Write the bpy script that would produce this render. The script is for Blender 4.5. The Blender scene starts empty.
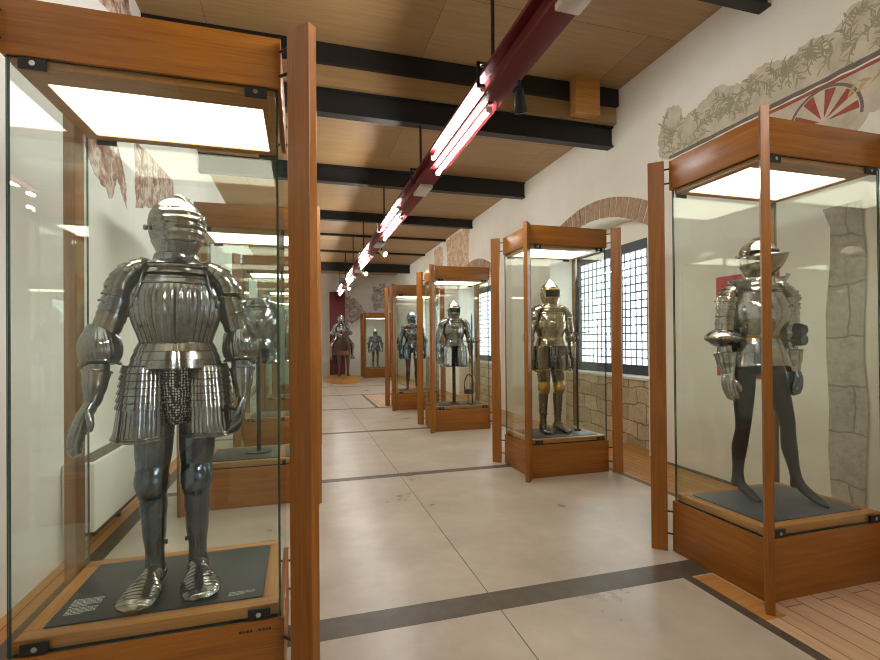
import bpy, bmesh, math, random
from mathutils import Vector as V, Matrix
random.seed(7)
SC = bpy.context.scene
COL = SC.collection
PI = math.pi
def rad(d): return d*PI/180

# ------------------------------------------------------------------ materials
def newmat(name):
    m = bpy.data.materials.new(name); m.use_nodes = True
    nt = m.node_tree; nt.nodes.clear()
    out = nt.nodes.new('ShaderNodeOutputMaterial')
    return m, nt, out
def N(nt, t, **kw):
    n = nt.nodes.new(t)
    for k, v in kw.items(): setattr(n, k, v)
    return n
def lin(c):
    return tuple(((x/255)/12.92 if x/255 <= .04045 else ((x/255+.055)/1.055)**2.4) for x in c)+(1,)
def ramp(nt, stops, fac):
    r = N(nt, 'ShaderNodeValToRGB'); e = r.color_ramp.elements
    while len(e) < len(stops): e.new(.5)
    for i, (p, c) in enumerate(stops): e[i].position = p; e[i].color = c
    nt.links.new(fac, r.inputs[0]); return r.outputs[0]
def coords(nt, scale=(1,1,1), kind='Object', rnd=True):
    tc = N(nt, 'ShaderNodeTexCoord'); mp = N(nt, 'ShaderNodeMapping')
    mp.inputs['Scale'].default_value = scale
    nt.links.new(tc.outputs[kind], mp.inputs[0])
    if rnd:
        oi = N(nt, 'ShaderNodeObjectInfo'); mu = N(nt, 'ShaderNodeMath', operation='MULTIPLY'); mu.inputs[1].default_value = 37.
        nt.links.new(oi.outputs['Random'], mu.inputs[0])
        cb = N(nt, 'ShaderNodeCombineXYZ')
        for k in range(3): nt.links.new(mu.outputs[0], cb.inputs[k])
        nt.links.new(cb.outputs[0], mp.inputs['Location'])
    return mp.outputs[0]
def noise(nt, vec, scale, detail=4, rough=.55, dist=0):
    n = N(nt, 'ShaderNodeTexNoise'); n.inputs['Scale'].default_value = scale; n.inputs['Detail'].default_value = detail
    n.inputs['Roughness'].default_value = rough; n.inputs['Distortion'].default_value = dist
    nt.links.new(vec, n.inputs['Vector']); return n.outputs[0]
def bsdf(nt, out, **kw):
    b = N(nt, 'ShaderNodeBsdfPrincipled')
    for k, v in kw.items():
        s = b.inputs[k.replace('_', ' ')]
        if hasattr(v, 'is_linked') or isinstance(v, bpy.types.NodeSocket): nt.links.new(v, s)
        else: s.default_value = v
    nt.links.new(b.outputs[0], out.inputs[0]); return b
def bump(nt, b, h, strength=.2, dist=.01):
    n = N(nt, 'ShaderNodeBump'); n.inputs['Strength'].default_value = strength; n.inputs['Distance'].default_value = dist
    nt.links.new(h, n.inputs['Height']); nt.links.new(n.outputs[0], b.inputs['Normal'])
def mixc(nt, fac, a, b, mode='MIX'):
    m = N(nt, 'ShaderNodeMix', data_type='RGBA', blend_type=mode)
    for s, v in ((m.inputs['Factor'], fac), (m.inputs['A'], a), (m.inputs['B'], b)):
        pass
    ins = [i for i in m.inputs if i.type == 'RGBA']
    f = m.inputs[0]
    if isinstance(fac, bpy.types.NodeSocket): nt.links.new(fac, f)
    else: f.default_value = fac
    for s, v in ((ins[0], a), (ins[1], b)):
        if isinstance(v, bpy.types.NodeSocket): nt.links.new(v, s)
        else: s.default_value = v
    return [o for o in m.outputs if o.type == 'RGBA'][0]
def math_(nt, op, a, b):
    m = N(nt, 'ShaderNodeMath', operation=op)
    for i, v in enumerate((a, b)):
        if isinstance(v, bpy.types.NodeSocket): nt.links.new(v, m.inputs[i])
        else: m.inputs[i].default_value = v
    return m.outputs[0]

def plain(name, rgb, rough=.6, metal=0, spec=.5, nz=.0, scale=20):
    m, nt, out = newmat(name)
    v = coords(nt); n = noise(nt, v, scale)
    c = lin(rgb); d = tuple(x*(1-nz) for x in c[:3])+(1,)
    b = bsdf(nt, out, Base_Color=ramp(nt, [(.2, d), (.8, c)], n), Roughness=rough, Metallic=metal)
    b.inputs['Specular IOR Level'].default_value = spec
    return m
def wood(name, c1, c2, axis, rough=.38, fine=1.0):
    m, nt, out = newmat(name)
    s = [22*fine]*3; s[axis] = 1.1*fine
    v = coords(nt, tuple(s))
    n1 = noise(nt, v, 1.0, 5, .6, .6)
    s2 = [150*fine]*3; s2[axis] = 4*fine
    v2 = coords(nt, tuple(s2)); n2 = noise(nt, v2, 1.0, 2)
    oi = N(nt, 'ShaderNodeObjectInfo')
    base = ramp(nt, [(.25, lin(c2)), (.75, lin(c1))], n1)
    fin = ramp(nt, [(.3, (.78, .74, .7, 1)), (.62, (1, 1, 1, 1))], n2)
    col = mixc(nt, 1.0, base, fin, 'MULTIPLY')
    tint = ramp(nt, [(0, (.88, .87, .86, 1)), (1, (1.0, 1.0, 1.0, 1))], oi.outputs['Random'])
    col = mixc(nt, 1.0, col, tint, 'MULTIPLY')
    b = bsdf(nt, out, Base_Color=col, Roughness=rough)
    bump(nt, b, n2, .06, .002)
    return m
WD1, WD2 = (174, 110, 34), (136, 82, 20)
M = {}
for ax, nm in ((0, 'x'), (1, 'y'), (2, 'z')):
    M['wood_'+nm] = wood('warm cherry wood '+nm, WD1, WD2, ax)
    M['frame_'+nm] = wood('pale cherry frame wood '+nm, (204, 146, 78), (172, 112, 50), ax)
M['platform'] = wood('pale platform wood', (214, 160, 92), (186, 128, 66), 0)

def steel(name, dark, light, rough=.28, warm=None, etch=0, streak=60):
    m, nt, out = newmat(name)
    v = coords(nt)
    n = noise(nt, v, 5, 4, .5)
    n2 = noise(nt, v, 3.5, 3, .5)
    n3 = noise(nt, v, 45, 3, .6)
    c = ramp(nt, [(.3, lin(dark)), (.7, lin(light))], n)
    c = mixc(nt, .22, c, ramp(nt, [(.35, lin(tuple(x*.55 for x in dark))), (.6, lin(light))], n3))
    if warm: c = mixc(nt, ramp(nt, [(.42, (0, 0, 0, 1)), (.7, (.7, .7, .7, 1))], noise(nt, v, 3.2, 2)), c, lin(warm))
    b = bsdf(nt, out, Metallic=1.0, Roughness=ramp(nt, [(.3, (rough*.85,)*3+(1,)), (.7, (rough*1.2,)*3+(1,))], n2))
    if etch:
        vo = N(nt, 'ShaderNodeTexVoronoi', feature='DISTANCE_TO_EDGE'); vo.inputs['Scale'].default_value = etch
        nt.links.new(v, vo.inputs['Vector'])
        c = mixc(nt, ramp(nt, [(.05, (.75, .75, .75, 1)), (.18, (0, 0, 0, 1))], vo.outputs['Distance']), c, lin(tuple(x*.4 for x in dark)))
        bump(nt, b, vo.outputs['Distance'], .25, .003)
    nt.links.new(c, b.inputs['Base Color'])
    return m
M['steel'] = steel('blue grey fluted steel', (108, 113, 120), (168, 173, 180), .16, (174, 162, 138))
M['steel_dark'] = steel('dark oiled steel', (76, 86, 98), (122, 134, 148), .19)
M['steel_bright'] = steel('polished white steel', (138, 140, 142), (196, 196, 196), .14, (190, 174, 146))
M['steel_warm'] = steel('etched straw steel', (134, 129, 120), (198, 191, 177), .18, (190, 168, 126))
M['steel_etch'] = steel('etched brown steel', (104, 92, 78), (160, 144, 124), .26, None, 60)
M['steel_grey'] = steel('grey half armour steel', (116, 122, 130), (174, 179, 186), .17, (160, 150, 132), 0)
M['brass'] = steel('aged brass', (130, 98, 46), (192, 154, 82), .28)
def mailmat():
    m, nt, out = newmat('riveted mail rings')
    v = coords(nt, rnd=False)
    vo = N(nt, 'ShaderNodeTexVoronoi', feature='F1'); vo.inputs['Scale'].default_value = 82; vo.inputs['Randomness'].default_value = .3
    nt.links.new(v, vo.inputs['Vector'])
    c = ramp(nt, [(.0, lin((225, 225, 222))), (.34, lin((215, 215, 210))), (.44, lin((20, 20, 21)))], vo.outputs['Distance'])
    b = bsdf(nt, out, Base_Color=c, Roughness=.38, Metallic=ramp(nt, [(.33, (.35,)*3+(1,)), (.45, (.1,)*3+(1,))], vo.outputs['Distance']))
    bump(nt, b, vo.outputs['Distance'], -.5, .004) if False else None
    return m
M['mail'] = mailmat()
M['black'] = plain('black painted iron', (24, 24, 26), .45)
M['black_beam'] = plain('matt black steel beam', (26, 25, 25), .55, nz=.3, scale=3)
M['leather'] = plain('black leather strap', (30, 26, 24), .6, nz=.3)
M['void'] = plain('black hollow shade and horse hair', (10, 10, 11), .9)  # near black: painted shade inside helmets and collar, also the horse's hair
M['hose'] = plain('charcoal mannequin cloth', (22, 27, 33), .5, nz=.2, scale=8)
M['brown_hose'] = plain('dark red brown mannequin legs', (92, 46, 30), .5, nz=.3, scale=8)
M['deckpanel'] = plain('slate grey plinth laminate', (46, 48, 51), .45, nz=.12, scale=6)
M['deckblue'] = plain('blue grey plinth laminate', (66, 76, 90), .34, nz=.12, scale=6)
M['white'] = plain('white print', (225, 225, 220), .7)
M['ink'] = plain('dark engraved print', (70, 36, 14), .7)
M['red'] = plain('dark red painted steel', (104, 11, 20), .55, nz=.2, scale=4)
M['screw'] = plain('steel screw', (190, 190, 190), .25, 1)
M['heater'] = plain('white enamelled metal', (226, 224, 214), .4, nz=.04)
M['winframe'] = plain('dark anodised window frame', (44, 50, 58), .4, nz=.1)
M['grille'] = plain('grey window grille iron', (84, 94, 112), .5)
M['fixture'] = plain('white plastic fitting', (214, 208, 198), .4)
M['posterred'] = plain('red printed card', (188, 40, 54), .5, nz=.1)
M['glassedge'] = plain('green cut glass edge', (52, 84, 76), .12)
M['darkstone'] = plain('dark floor channel', (92, 80, 66), .42, nz=.5, scale=9)
M['sill'] = plain('white marble sill', (222, 220, 214), .4, nz=.05)

def glass():
    m, nt, out = newmat('clear museum glass')
    tr = N(nt, 'ShaderNodeBsdfTransparent'); tr.inputs[0].default_value = (.955, .98, .966, 1)
    gl = N(nt, 'ShaderNodeBsdfGlossy'); gl.inputs['Roughness'].default_value = 0.0; gl.inputs[0].default_value = (.95, 1, .97, 1)
    lw = N(nt, 'ShaderNodeLayerWeight')
    f5 = math_(nt, 'POWER', lw.outputs['Facing'], 5.0)
    fr = math_(nt, 'ADD', math_(nt, 'MULTIPLY', f5, .93), .031)
    mx = N(nt, 'ShaderNodeMixShader')
    nt.links.new(fr, mx.inputs[0]); nt.links.new(tr.outputs[0], mx.inputs[1]); nt.links.new(gl.outputs[0], mx.inputs[2])
    nt.links.new(mx.outputs[0], out.inputs[0]); return m
M['glass'] = glass()
def emit(name, rgb, s):
    m, nt, out = newmat(name)
    e = N(nt, 'ShaderNodeEmission'); e.inputs[0].default_value = rgb+(1,); e.inputs[1].default_value = s
    nt.links.new(e.outputs[0], out.inputs[0]); m.cycles.emission_sampling = 'FRONT'; return m
M['panel'] = emit('lit diffuser sheet', (1, .90, .71), 1.9)
M['tube'] = emit('fluorescent tube glow', (.97, 1, .97), 34)
M['bulb'] = emit('lit spot lamp', (1, .86, .66), 12)

def plaster(name, c1, c2, sc=.6):
    m, nt, out = newmat(name)
    v = coords(nt, rnd=False, kind='Object')
    n = noise(nt, v, sc, 6, .6); n2 = noise(nt, v, 14, 4)
    b = bsdf(nt, out, Base_Color=ramp(nt, [(.3, lin(c2)), (.65, lin(c1))], n), Roughness=.85)
    bump(nt, b, n2, .15, .01); return m
M['plaster'] = plaster('old white lime plaster', (240, 235, 224), (228, 220, 204))
M['plaster_left'] = plaster('smooth white plaster', (238, 236, 230), (226, 223, 214))
M['fresco'] = plaster('faded fresco ground', (214, 202, 180), (184, 172, 150), 5.0)
M['leafpaint'] = plain('faded olive leaf paint', (170, 163, 132), .9, nz=.22, scale=9)
M['bandgrey'] = plain('charcoal fresco band', (126, 118, 108), .9, nz=.35, scale=12)
M['bandred'] = plain('red earth fresco band', (178, 98, 76), .9, nz=.35, scale=12)
M['redpaint'] = plain('red earth fresco paint', (180, 92, 74), .9, nz=.35, scale=16)
M['ochrepaint'] = plain('ochre fresco paint', (206, 182, 120), .9, nz=.3, scale=10)
def fragment(name, c1, c2, c3, sc):
    m, nt, out = newmat(name)
    v = coords(nt, rnd=False)
    n = noise(nt, v, sc, 6, .7, 1.2)
    b = bsdf(nt, out, Base_Color=ramp(nt, [(.36, lin(c3)), (.48, lin(c2)), (.6, lin(c1))], n), Roughness=.9); return m
M['frag_ochre'] = fragment('ochre wall painting remnant', (226, 206, 180), (208, 176, 140), (186, 140, 100), 5)
M['frag_grey'] = fragment('grey wall painting remnant', (224, 220, 216), (178, 172, 170), (120, 114, 112), 7)
M['frag_red'] = fragment('brown red wall painting remnant', (214, 202, 190), (172, 136, 118), (128, 78, 64), 6)

def concrete():
    m, nt, out = newmat('polished concrete')
    v = coords(nt, rnd=False)
    n = noise(nt, v, 1.3, 10, .58); n2 = noise(nt, v, 7, 5, .6)
    c = ramp(nt, [(.2, lin((138, 126, 112))), (.5, lin((177, 165, 149))), (.8, lin((208, 198, 184)))], n)
    c = mixc(nt, .22, c, ramp(nt, [(.15, lin((164, 150, 132))), (.85, lin((218, 206, 190)))], n2))
    b = bsdf(nt, out, Base_Color=c, Roughness=ramp(nt, [(.1, (.22,)*3+(1,)), (.9, (.40,)*3+(1,))], n))
    bump(nt, b, n2, .015, .01); return m
M['concrete'] = concrete()
def planks(name, c1, c2, c3, width, length, rough, axis='y'):
    m, nt, out = newmat(name)
    tc = N(nt, 'ShaderNodeTexCoord'); mp = N(nt, 'ShaderNodeMapping')
    nt.links.new(tc.outputs['Object'], mp.inputs[0])
    if axis == 'y': mp.inputs['Rotation'].default_value = (0, 0, PI/2)
    br = N(nt, 'ShaderNodeTexBrick'); br.inputs['Scale'].default_value = 1; br.inputs['Brick Width'].default_value = length
    br.inputs['Row Height'].default_value = width; br.inputs['Mortar Size'].default_value = .004; br.inputs['Mortar Smooth'].default_value = 0
    br.inputs['Bias'].default_value = 0; br.offset = .4
    br.inputs['Color1'].default_value = lin(c1); br.inputs['Color2'].default_value = lin(c2); br.inputs['Mortar'].default_value = lin(c3)
    nt.links.new(mp.outputs[0], br.inputs['Vector'])
    mp2 = N(nt, 'ShaderNodeMapping'); nt.links.new(mp.outputs[0], mp2.inputs[0]); mp2.inputs['Scale'].default_value = (1.3, 24, 24)
    n = noise(nt, mp2.outputs[0], 1, 5, .6, .5)
    c = mixc(nt, 1, br.outputs['Color'], ramp(nt, [(.3, (.8, .77, .74, 1)), (.65, (1, 1, 1, 1))], n), 'MULTIPLY')
    bsdf(nt, out, Base_Color=c, Roughness=rough); return m
M['parquet'] = planks('oak floorboards with window sheen', (228, 194, 162), (208, 172, 138), (124, 96, 74), .14, 1.6, .32)  # pale tone carries the window sheen in the colour
M['parquet_warm'] = planks('honey floorboards', (206, 152, 84), (184, 126, 62), (90, 56, 28), .11, 1.4, .36)
M['ceiling_panel'] = planks('veneered ceiling panels', (178, 146, 102), (160, 128, 86), (112, 88, 58), 1.25, 2.6, .5, 'x')
def stone(name, c1, c2, c3, w, h):
    m, nt, out = newmat(name)
    tc = N(nt, 'ShaderNodeTexCoord'); mp = N(nt, 'ShaderNodeMapping')
    sp = N(nt, 'ShaderNodeSeparateXYZ'); cb = N(nt, 'ShaderNodeCombineXYZ')
    nt.links.new(tc.outputs['Object'], sp.inputs[0])
    nt.links.new(sp.outputs['Y'], cb.inputs[0]); nt.links.new(sp.outputs['Z'], cb.inputs[1])
    nz = N(nt, 'ShaderNodeTexNoise'); nz.inputs['Scale'].default_value = 2.2; nz.inputs['Detail'].default_value = 3
    nt.links.new(tc.outputs['Object'], nz.inputs['Vector'])
    vm = N(nt, 'ShaderNodeVectorMath', operation='SCALE'); vm.inputs['Scale'].default_value = .22
    nt.links.new(nz.outputs['Color'], vm.inputs[0])
    va = N(nt, 'ShaderNodeVectorMath', operation='ADD'); nt.links.new(cb.outputs[0], va.inputs[0]); nt.links.new(vm.outputs[0], va.inputs[1])
    br = N(nt, 'ShaderNodeTexBrick'); br.inputs['Scale'].default_value = 1; br.inputs['Brick Width'].default_value = w
    br.inputs['Row Height'].default_value = h; br.inputs['Mortar Size'].default_value = .012; br.inputs['Mortar Smooth'].default_value = .6
    br.inputs['Color1'].default_value = lin(c1); br.inputs['Color2'].default_value = lin(c2); br.inputs['Mortar'].default_value = lin(c3)
    nt.links.new(va.outputs[0], br.inputs['Vector'])
    n = mixc(nt, .5, noise(nt, tc.outputs['Object'], 3.5, 7, .7), noise(nt, tc.outputs['Object'], 22, 5, .75))
    c = mixc(nt, 1, br.outputs['Color'], ramp(nt, [(.32, (.5, .48, .46, 1)), (.5, (.86, .85, .83, 1)), (.62, (1.0, 1.0, 1.0, 1))], n), 'MULTIPLY')
    b = bsdf(nt, out, Base_Color=c, Roughness=.9)
    hh = mixc(nt, .5, br.outputs['Fac'], n)
    bump(nt, b, n, .5, .03); return m
M['stone'] = stone('pale rubble stone', (212, 196, 166), (184, 166, 134), (132, 116, 92), .40, .25)
M['stone_grey'] = stone('grey squared stone', (192, 184, 170), (172, 164, 150), (146, 138, 124), .7, .44)
def brickarch():
    m, nt, out = newmat('brown arch brick')
    v = coords(nt); n = noise(nt, v, 14, 5, .7)
    oi = N(nt, 'ShaderNodeObjectInfo')
    bsdf(nt, out, Base_Color=ramp(nt, [(.3, lin((146, 118, 92))), (.7, lin((194, 164, 132)))], n), Roughness=.9); return m
M['brick'] = brickarch()
M['mortar'] = plain('pale lime mortar', (206, 192, 168), .9, nz=.2)

# ------------------------------------------------------------------ mesh helpers
class B:
    def __init__(s): s.v = []; s.f = []; s.m = []
    def add(s, vs, fs, mi=0):
        o = len(s.v); s.v += [tuple(p) for p in vs]; s.f += [[i+o for i in f] for f in fs]; s.m += [mi]*len(fs)
    def box(s, x0, x1, y0, y1, z0, z1, mi=0, c=0.0):
        if c <= 0:
            vs = [(x, y, z) for z in (z0, z1) for y in (y0, y1) for x in (x0, x1)]
            s.add(vs, [(0, 2, 3, 1), (4, 5, 7, 6), (0, 1, 5, 4), (2, 6, 7, 3), (0, 4, 6, 2), (1, 3, 7, 5)], mi); return
        bm = bmesh.new(); bmesh.ops.create_cube(bm, size=1)
        for v in bm.verts: v.co = ((x0+x1)/2+v.co.x*(x1-x0), (y0+y1)/2+v.co.y*(y1-y0), (z0+z1)/2+v.co.z*(z1-z0))
        bmesh.ops.bevel(bm, geom=bm.edges[:], offset=c, segments=2, affect='EDGES', profile=.5)
        bm.verts.index_update(); s.add([v.co[:] for v in bm.verts], [[v.index for v in f.verts] for f in bm.faces], mi); bm.free()
    def rings(s, rs, mi=0, closed=True, cap=(True, True)):
        n = len(rs[0]); vs = [p for r in rs for p in r]; fs = []
        for i in range(len(rs)-1):
            for j in range(n if closed else n-1):
                k = (j+1) % n
                fs.append((i*n+j, i*n+k, (i+1)*n+k, (i+1)*n+j))
        if closed and cap[0]: fs.append(tuple(range(n-1, -1, -1)))
        if closed and cap[1]: fs.append(tuple((len(rs)-1)*n+j for j in range(n)))
        s.add(vs, fs, mi)
    def cyl(s, p0, p1, r, n=12, mi=0, r2=None):
        p0, p1 = V(p0), V(p1); t = (p1-p0).normalized()
        a = t.orthogonal().normalized(); b = t.cross(a)
        r2 = r if r2 is None else r2
        s.rings([[p0+(a*math.cos(2*PI*k/n)+b*math.sin(2*PI*k/n))*r for k in range(n)],
                 [p1+(a*math.cos(2*PI*k/n)+b*math.sin(2*PI*k/n))*r2 for k in range(n)]], mi)
    def sphere(s, c, r, n=12, mi=0):
        rx, ry, rz = (r, r, r) if not isinstance(r, tuple) else r
        rs = []
        for i in range(1, n):
            ph = PI*i/n
            rs.append([(c[0]+rx*math.sin(ph)*math.cos(2*PI*k/(2*n)), c[1]+ry*math.sin(ph)*math.sin(2*PI*k/(2*n)), c[2]-rz*math.cos(ph)) for k in range(2*n)])
        s.rings(rs, mi)
    def each(s, name, mats, parent=None, **kw):
        """every loose piece of the builder becomes an object of its own"""
        par = list(range(len(s.v)))
        def fd(i):
            while par[i] != i: par[i] = par[par[i]]; i = par[i]
            return i
        for f in s.f:
            for k in f[1:]: par[fd(k)] = fd(f[0])
        gs = {}
        for f, m in zip(s.f, s.m): gs.setdefault(fd(f[0]), []).append((f, m))
        out = []
        for g in gs.values():
            q = B(); ids = sorted({i for f, _ in g for i in f}); mp = {i: k for k, i in enumerate(ids)}
            q.v = [s.v[i] for i in ids]; q.f = [[mp[i] for i in f] for f, _ in g]; q.m = [m for _, m in g]
            out.append(q.build(name, mats, parent, **kw))
        return out[0]
    def build(s, name, mats, parent=None, loc=None, smooth=True, angle=40, solid=0):
        me = bpy.data.meshes.new(name); me.from_pydata(s.v, [], s.f)
        if not isinstance(mats, (list, tuple)): mats = [mats]
        for m in mats: me.materials.append(M[m])
        for p, mi in zip(me.polygons, s.m): p.material_index = mi
        bm = bmesh.new(); bm.from_mesh(me); bmesh.ops.recalc_face_normals(bm, faces=bm.faces)
        bm.to_mesh(me); bm.free()
        if smooth:
            me.shade_smooth(); me.set_sharp_from_angle(angle=rad(angle))
        o = bpy.data.objects.new(name, me); COL.objects.link(o)
        if parent: o.parent = parent
        if loc: o.location = loc
        if solid:
            md = o.modifiers.new('thickness', 'SOLIDIFY'); md.thickness = solid; md.offset = -1
        return o
def tag(o, label, cat, group=None):
    o['label'] = label; o['category'] = cat
    if group: o['group'] = group
    return o
def thing(name, label, cat, loc=(0, 0, 0), rz=0, group=None, sc=1):
    o = bpy.data.objects.new(name, None); COL.objects.link(o); o.empty_display_size = .2
    o.location = loc; o.rotation_euler = (0, 0, rz); o.scale = (sc, sc, sc)
    return tag(o, label, cat, group)
def struct(o): o['kind'] = 'structure'; return o
def copy_tree(o, parent=None):
    c = o.copy(); COL.objects.link(c)
    if parent: c.parent = parent
    for ch in list(o.children): copy_tree(ch, c)
    return c

# generic swept tube with optional lames (overlapping plates), flutes and rolled ends
def lerp(a, b, t): return a+(b-a)*t
def resample(pts, rads, m):
    P = [V(p) for p in pts]; n = len(P)
    d = [0]
    for i in range(1, n): d.append(d[-1]+(P[i]-P[i-1]).length)
    out = []
    for k in range(m+1):
        s = d[-1]*k/m; i = 0
        while i < n-2 and s > d[i+1]: i += 1
        t = (s-d[i])/max(1e-9, d[i+1]-d[i])
        p0 = P[max(0, i-1)]; p1 = P[i]; p2 = P[i+1]; p3 = P[min(n-1, i+2)]
        q = .5*((2*p1)+(p2-p0)*t+(2*p0-5*p1+4*p2-p3)*t*t+(3*p1-p0-3*p2+p3)*t**3)
        R = []
        for c in (0, 1):
            r = [x[c] if isinstance(x, (tuple, list)) else x for x in rads]
            r0, r1, r2, r3 = r[max(0, i-1)], r[i], r[i+1], r[min(n-1, i+2)]
            tt = t*t*(3-2*t)
            R.append(lerp(r1, r2, tt))
        out.append((q, R[0], R[1]))
    return out
def tube(b, pts, rads, n=24, m=12, lames=0, step=.004, flute=(0, 0), ref=(1, 0, 0), roll=(0, 0), mi=0, cap=(True, True), dirn=1):
    if lames:
        per = max(2, m//lames); m = per*lames
    S = resample(pts, rads, m); rs = []
    ref = V(ref)
    def fr(i):
        a = S[max(0, i-1)][0]; c = S[min(m, i+1)][0]
        t = (c-a).normalized(); u = (ref-t*ref.dot(t)).normalized(); return t, u, t.cross(u)
    def ring(i, add):
        p, a, c = S[i]; t, u, w = fr(i); R = []
        for k in range(n):
            th = 2*PI*k/n
            f = 1+(flute[1]*abs(math.cos(flute[0]*th/2)) if flute[0] else 0)
            R.append(p+u*math.cos(th)*(a*f+add)+w*math.sin(th)*(c*f+add))
        return R
    for i in range(m+1):
        if lames:
            k = i % per
            if k == 0:
                if i > 0: rs.append(ring(i, step if dirn > 0 else 0)); rs.append(ring(i, -.004))
                if i < m: rs.append(ring(i, 0 if dirn > 0 else step))
            else:
                rs.append(ring(i, step*(k/per if dirn > 0 else 1-k/per)))
        else: rs.append(ring(i, 0))
    def rollring(i, sg):
        p, a, c = S[i]; t, u, w = fr(i); out = []
        for q in range(5):
            an = PI*q/4; h = -math.cos(an)*.005; g = math.sin(an)*.006
            out.append([p+t*h+u*math.cos(2*PI*k/n)*(a+g)+w*math.sin(2*PI*k/n)*(c+g) for k in range(n)])
        return out
    b.rings(rs, mi, cap=cap)
    if roll[0]: b.rings(rollring(0, 1), mi)
    if roll[1]: b.rings(rollring(m, 1), mi)
# horizontal section stack (torso, helmets, skirts).  phi 0 = front (-Y), +90 = +X
def sgp(v, e): return math.copysign(abs(v)**e, v)
def stack(b, secs, phi=(-180, 180), n=48, mod=None, c=(0, 0), e=1.0, mi=0, cap=(True, True)):
    full = phi[1]-phi[0] >= 359.9
    rs = []; ns = len(secs)
    for i, sct in enumerate(secs):
        z, a, f, bk = sct[:4]; dy = sct[4] if len(sct) > 4 else 0; dx = sct[5] if len(sct) > 5 else 0
        r = []
        for k in range(n if full else n+1):
            ph = phi[0]+(phi[1]-phi[0])*k/n
            s_, c_ = math.sin(rad(ph)), math.cos(rad(ph))
            mm = mod(ph, i/(ns-1), z) if mod else 1
            x = a*sgp(s_, e)*mm; y = -(f if c_ > 0 else bk)*sgp(c_, e)*mm
            r.append((c[0]+dx+x, c[1]+dy+y, z))
        rs.append(r)
    b.rings(rs, mi, closed=full, cap=cap)
def lamesecs(secs, per=3, step=.004, up=False):
    """insert overlapping plate steps between given key sections"""
    out = []
    for i in range(len(secs)-1):
        s0, s1 = secs[i], secs[i+1]
        for k in range(per+1):
            t = k/per; q = [lerp(x, y, t) for x, y in zip(s0, s1)]
            g = step*(1-t if up else t)
            if k == 0 and i > 0: out.append((q[0], q[1]-.004, q[2]-.004, q[3]-.004)+tuple(q[4:]))
            q[1] += g; q[2] += g; q[3] += g; out.append(tuple(q))
    return out
def interp(secs, m):
    out = []; n = len(secs)
    for k in range(m+1):
        t = k/m*(n-1); i = min(n-2, int(t)); t -= i
        r = []
        for c in range(len(secs[0])):
            p0, p1, p2, p3 = (secs[max(0, i-1)][c], secs[i][c], secs[i+1][c], secs[min(n-1, i+2)][c])
            r.append(.5*(2*p1+(p2-p0)*t+(2*p0-5*p1+4*p2-p3)*t*t+(3*p1-p0-3*p2+p3)*t**3))
        out.append(tuple(r))
    return out

# ------------------------------------------------------------------ armour
def offs(secs, d): return [(s[0], s[1]+d, s[2]+d, s[3]+d)+tuple(s[4:]) for s in secs]
def clip(secs, z0, z1, m=10):
    """sections of a profile between two heights"""
    out = []
    for k in range(m+1):
        z = lerp(z0, z1, k/m)
        for i in range(len(secs)-1):
            if secs[i][0] <= z <= secs[i+1][0] or (i == len(secs)-2):
                t = (z-secs[i][0])/(secs[i+1][0]-secs[i][0]); t = max(0, min(1, t))
                out.append((z,)+tuple(lerp(a, b, t) for a, b in zip(secs[i][1:], secs[i+1][1:]))); break
    return out
def arcband(b, secs, z, p0, p1, r, d=.0, m=24, e=1.0):
    s = clip(secs, z, z, 1)[0]; pts = []
    for k in range(m+1):
        ph = rad(lerp(p0, p1, k/m)); c = math.cos(ph)
        pts.append((( s[1]+d)*math.sin(ph), -((s[2] if c > 0 else s[3])+d)*c, z))
    tube(b, pts, [r]*len(pts), n=8, m=m, ref=(0, 0, 1))
SKULL = interp([(1.535, .074, .090, .082), (1.575, .086, .112, .094), (1.62, .108, .138, .114), (1.67, .118, .147, .126), (1.72, .116, .141, .128),
                (1.765, .099, .118, .114), (1.80, .068, .08, .084), (1.818, .034, .04, .042), (1.824, .006, .008, .008)], 30)
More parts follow.
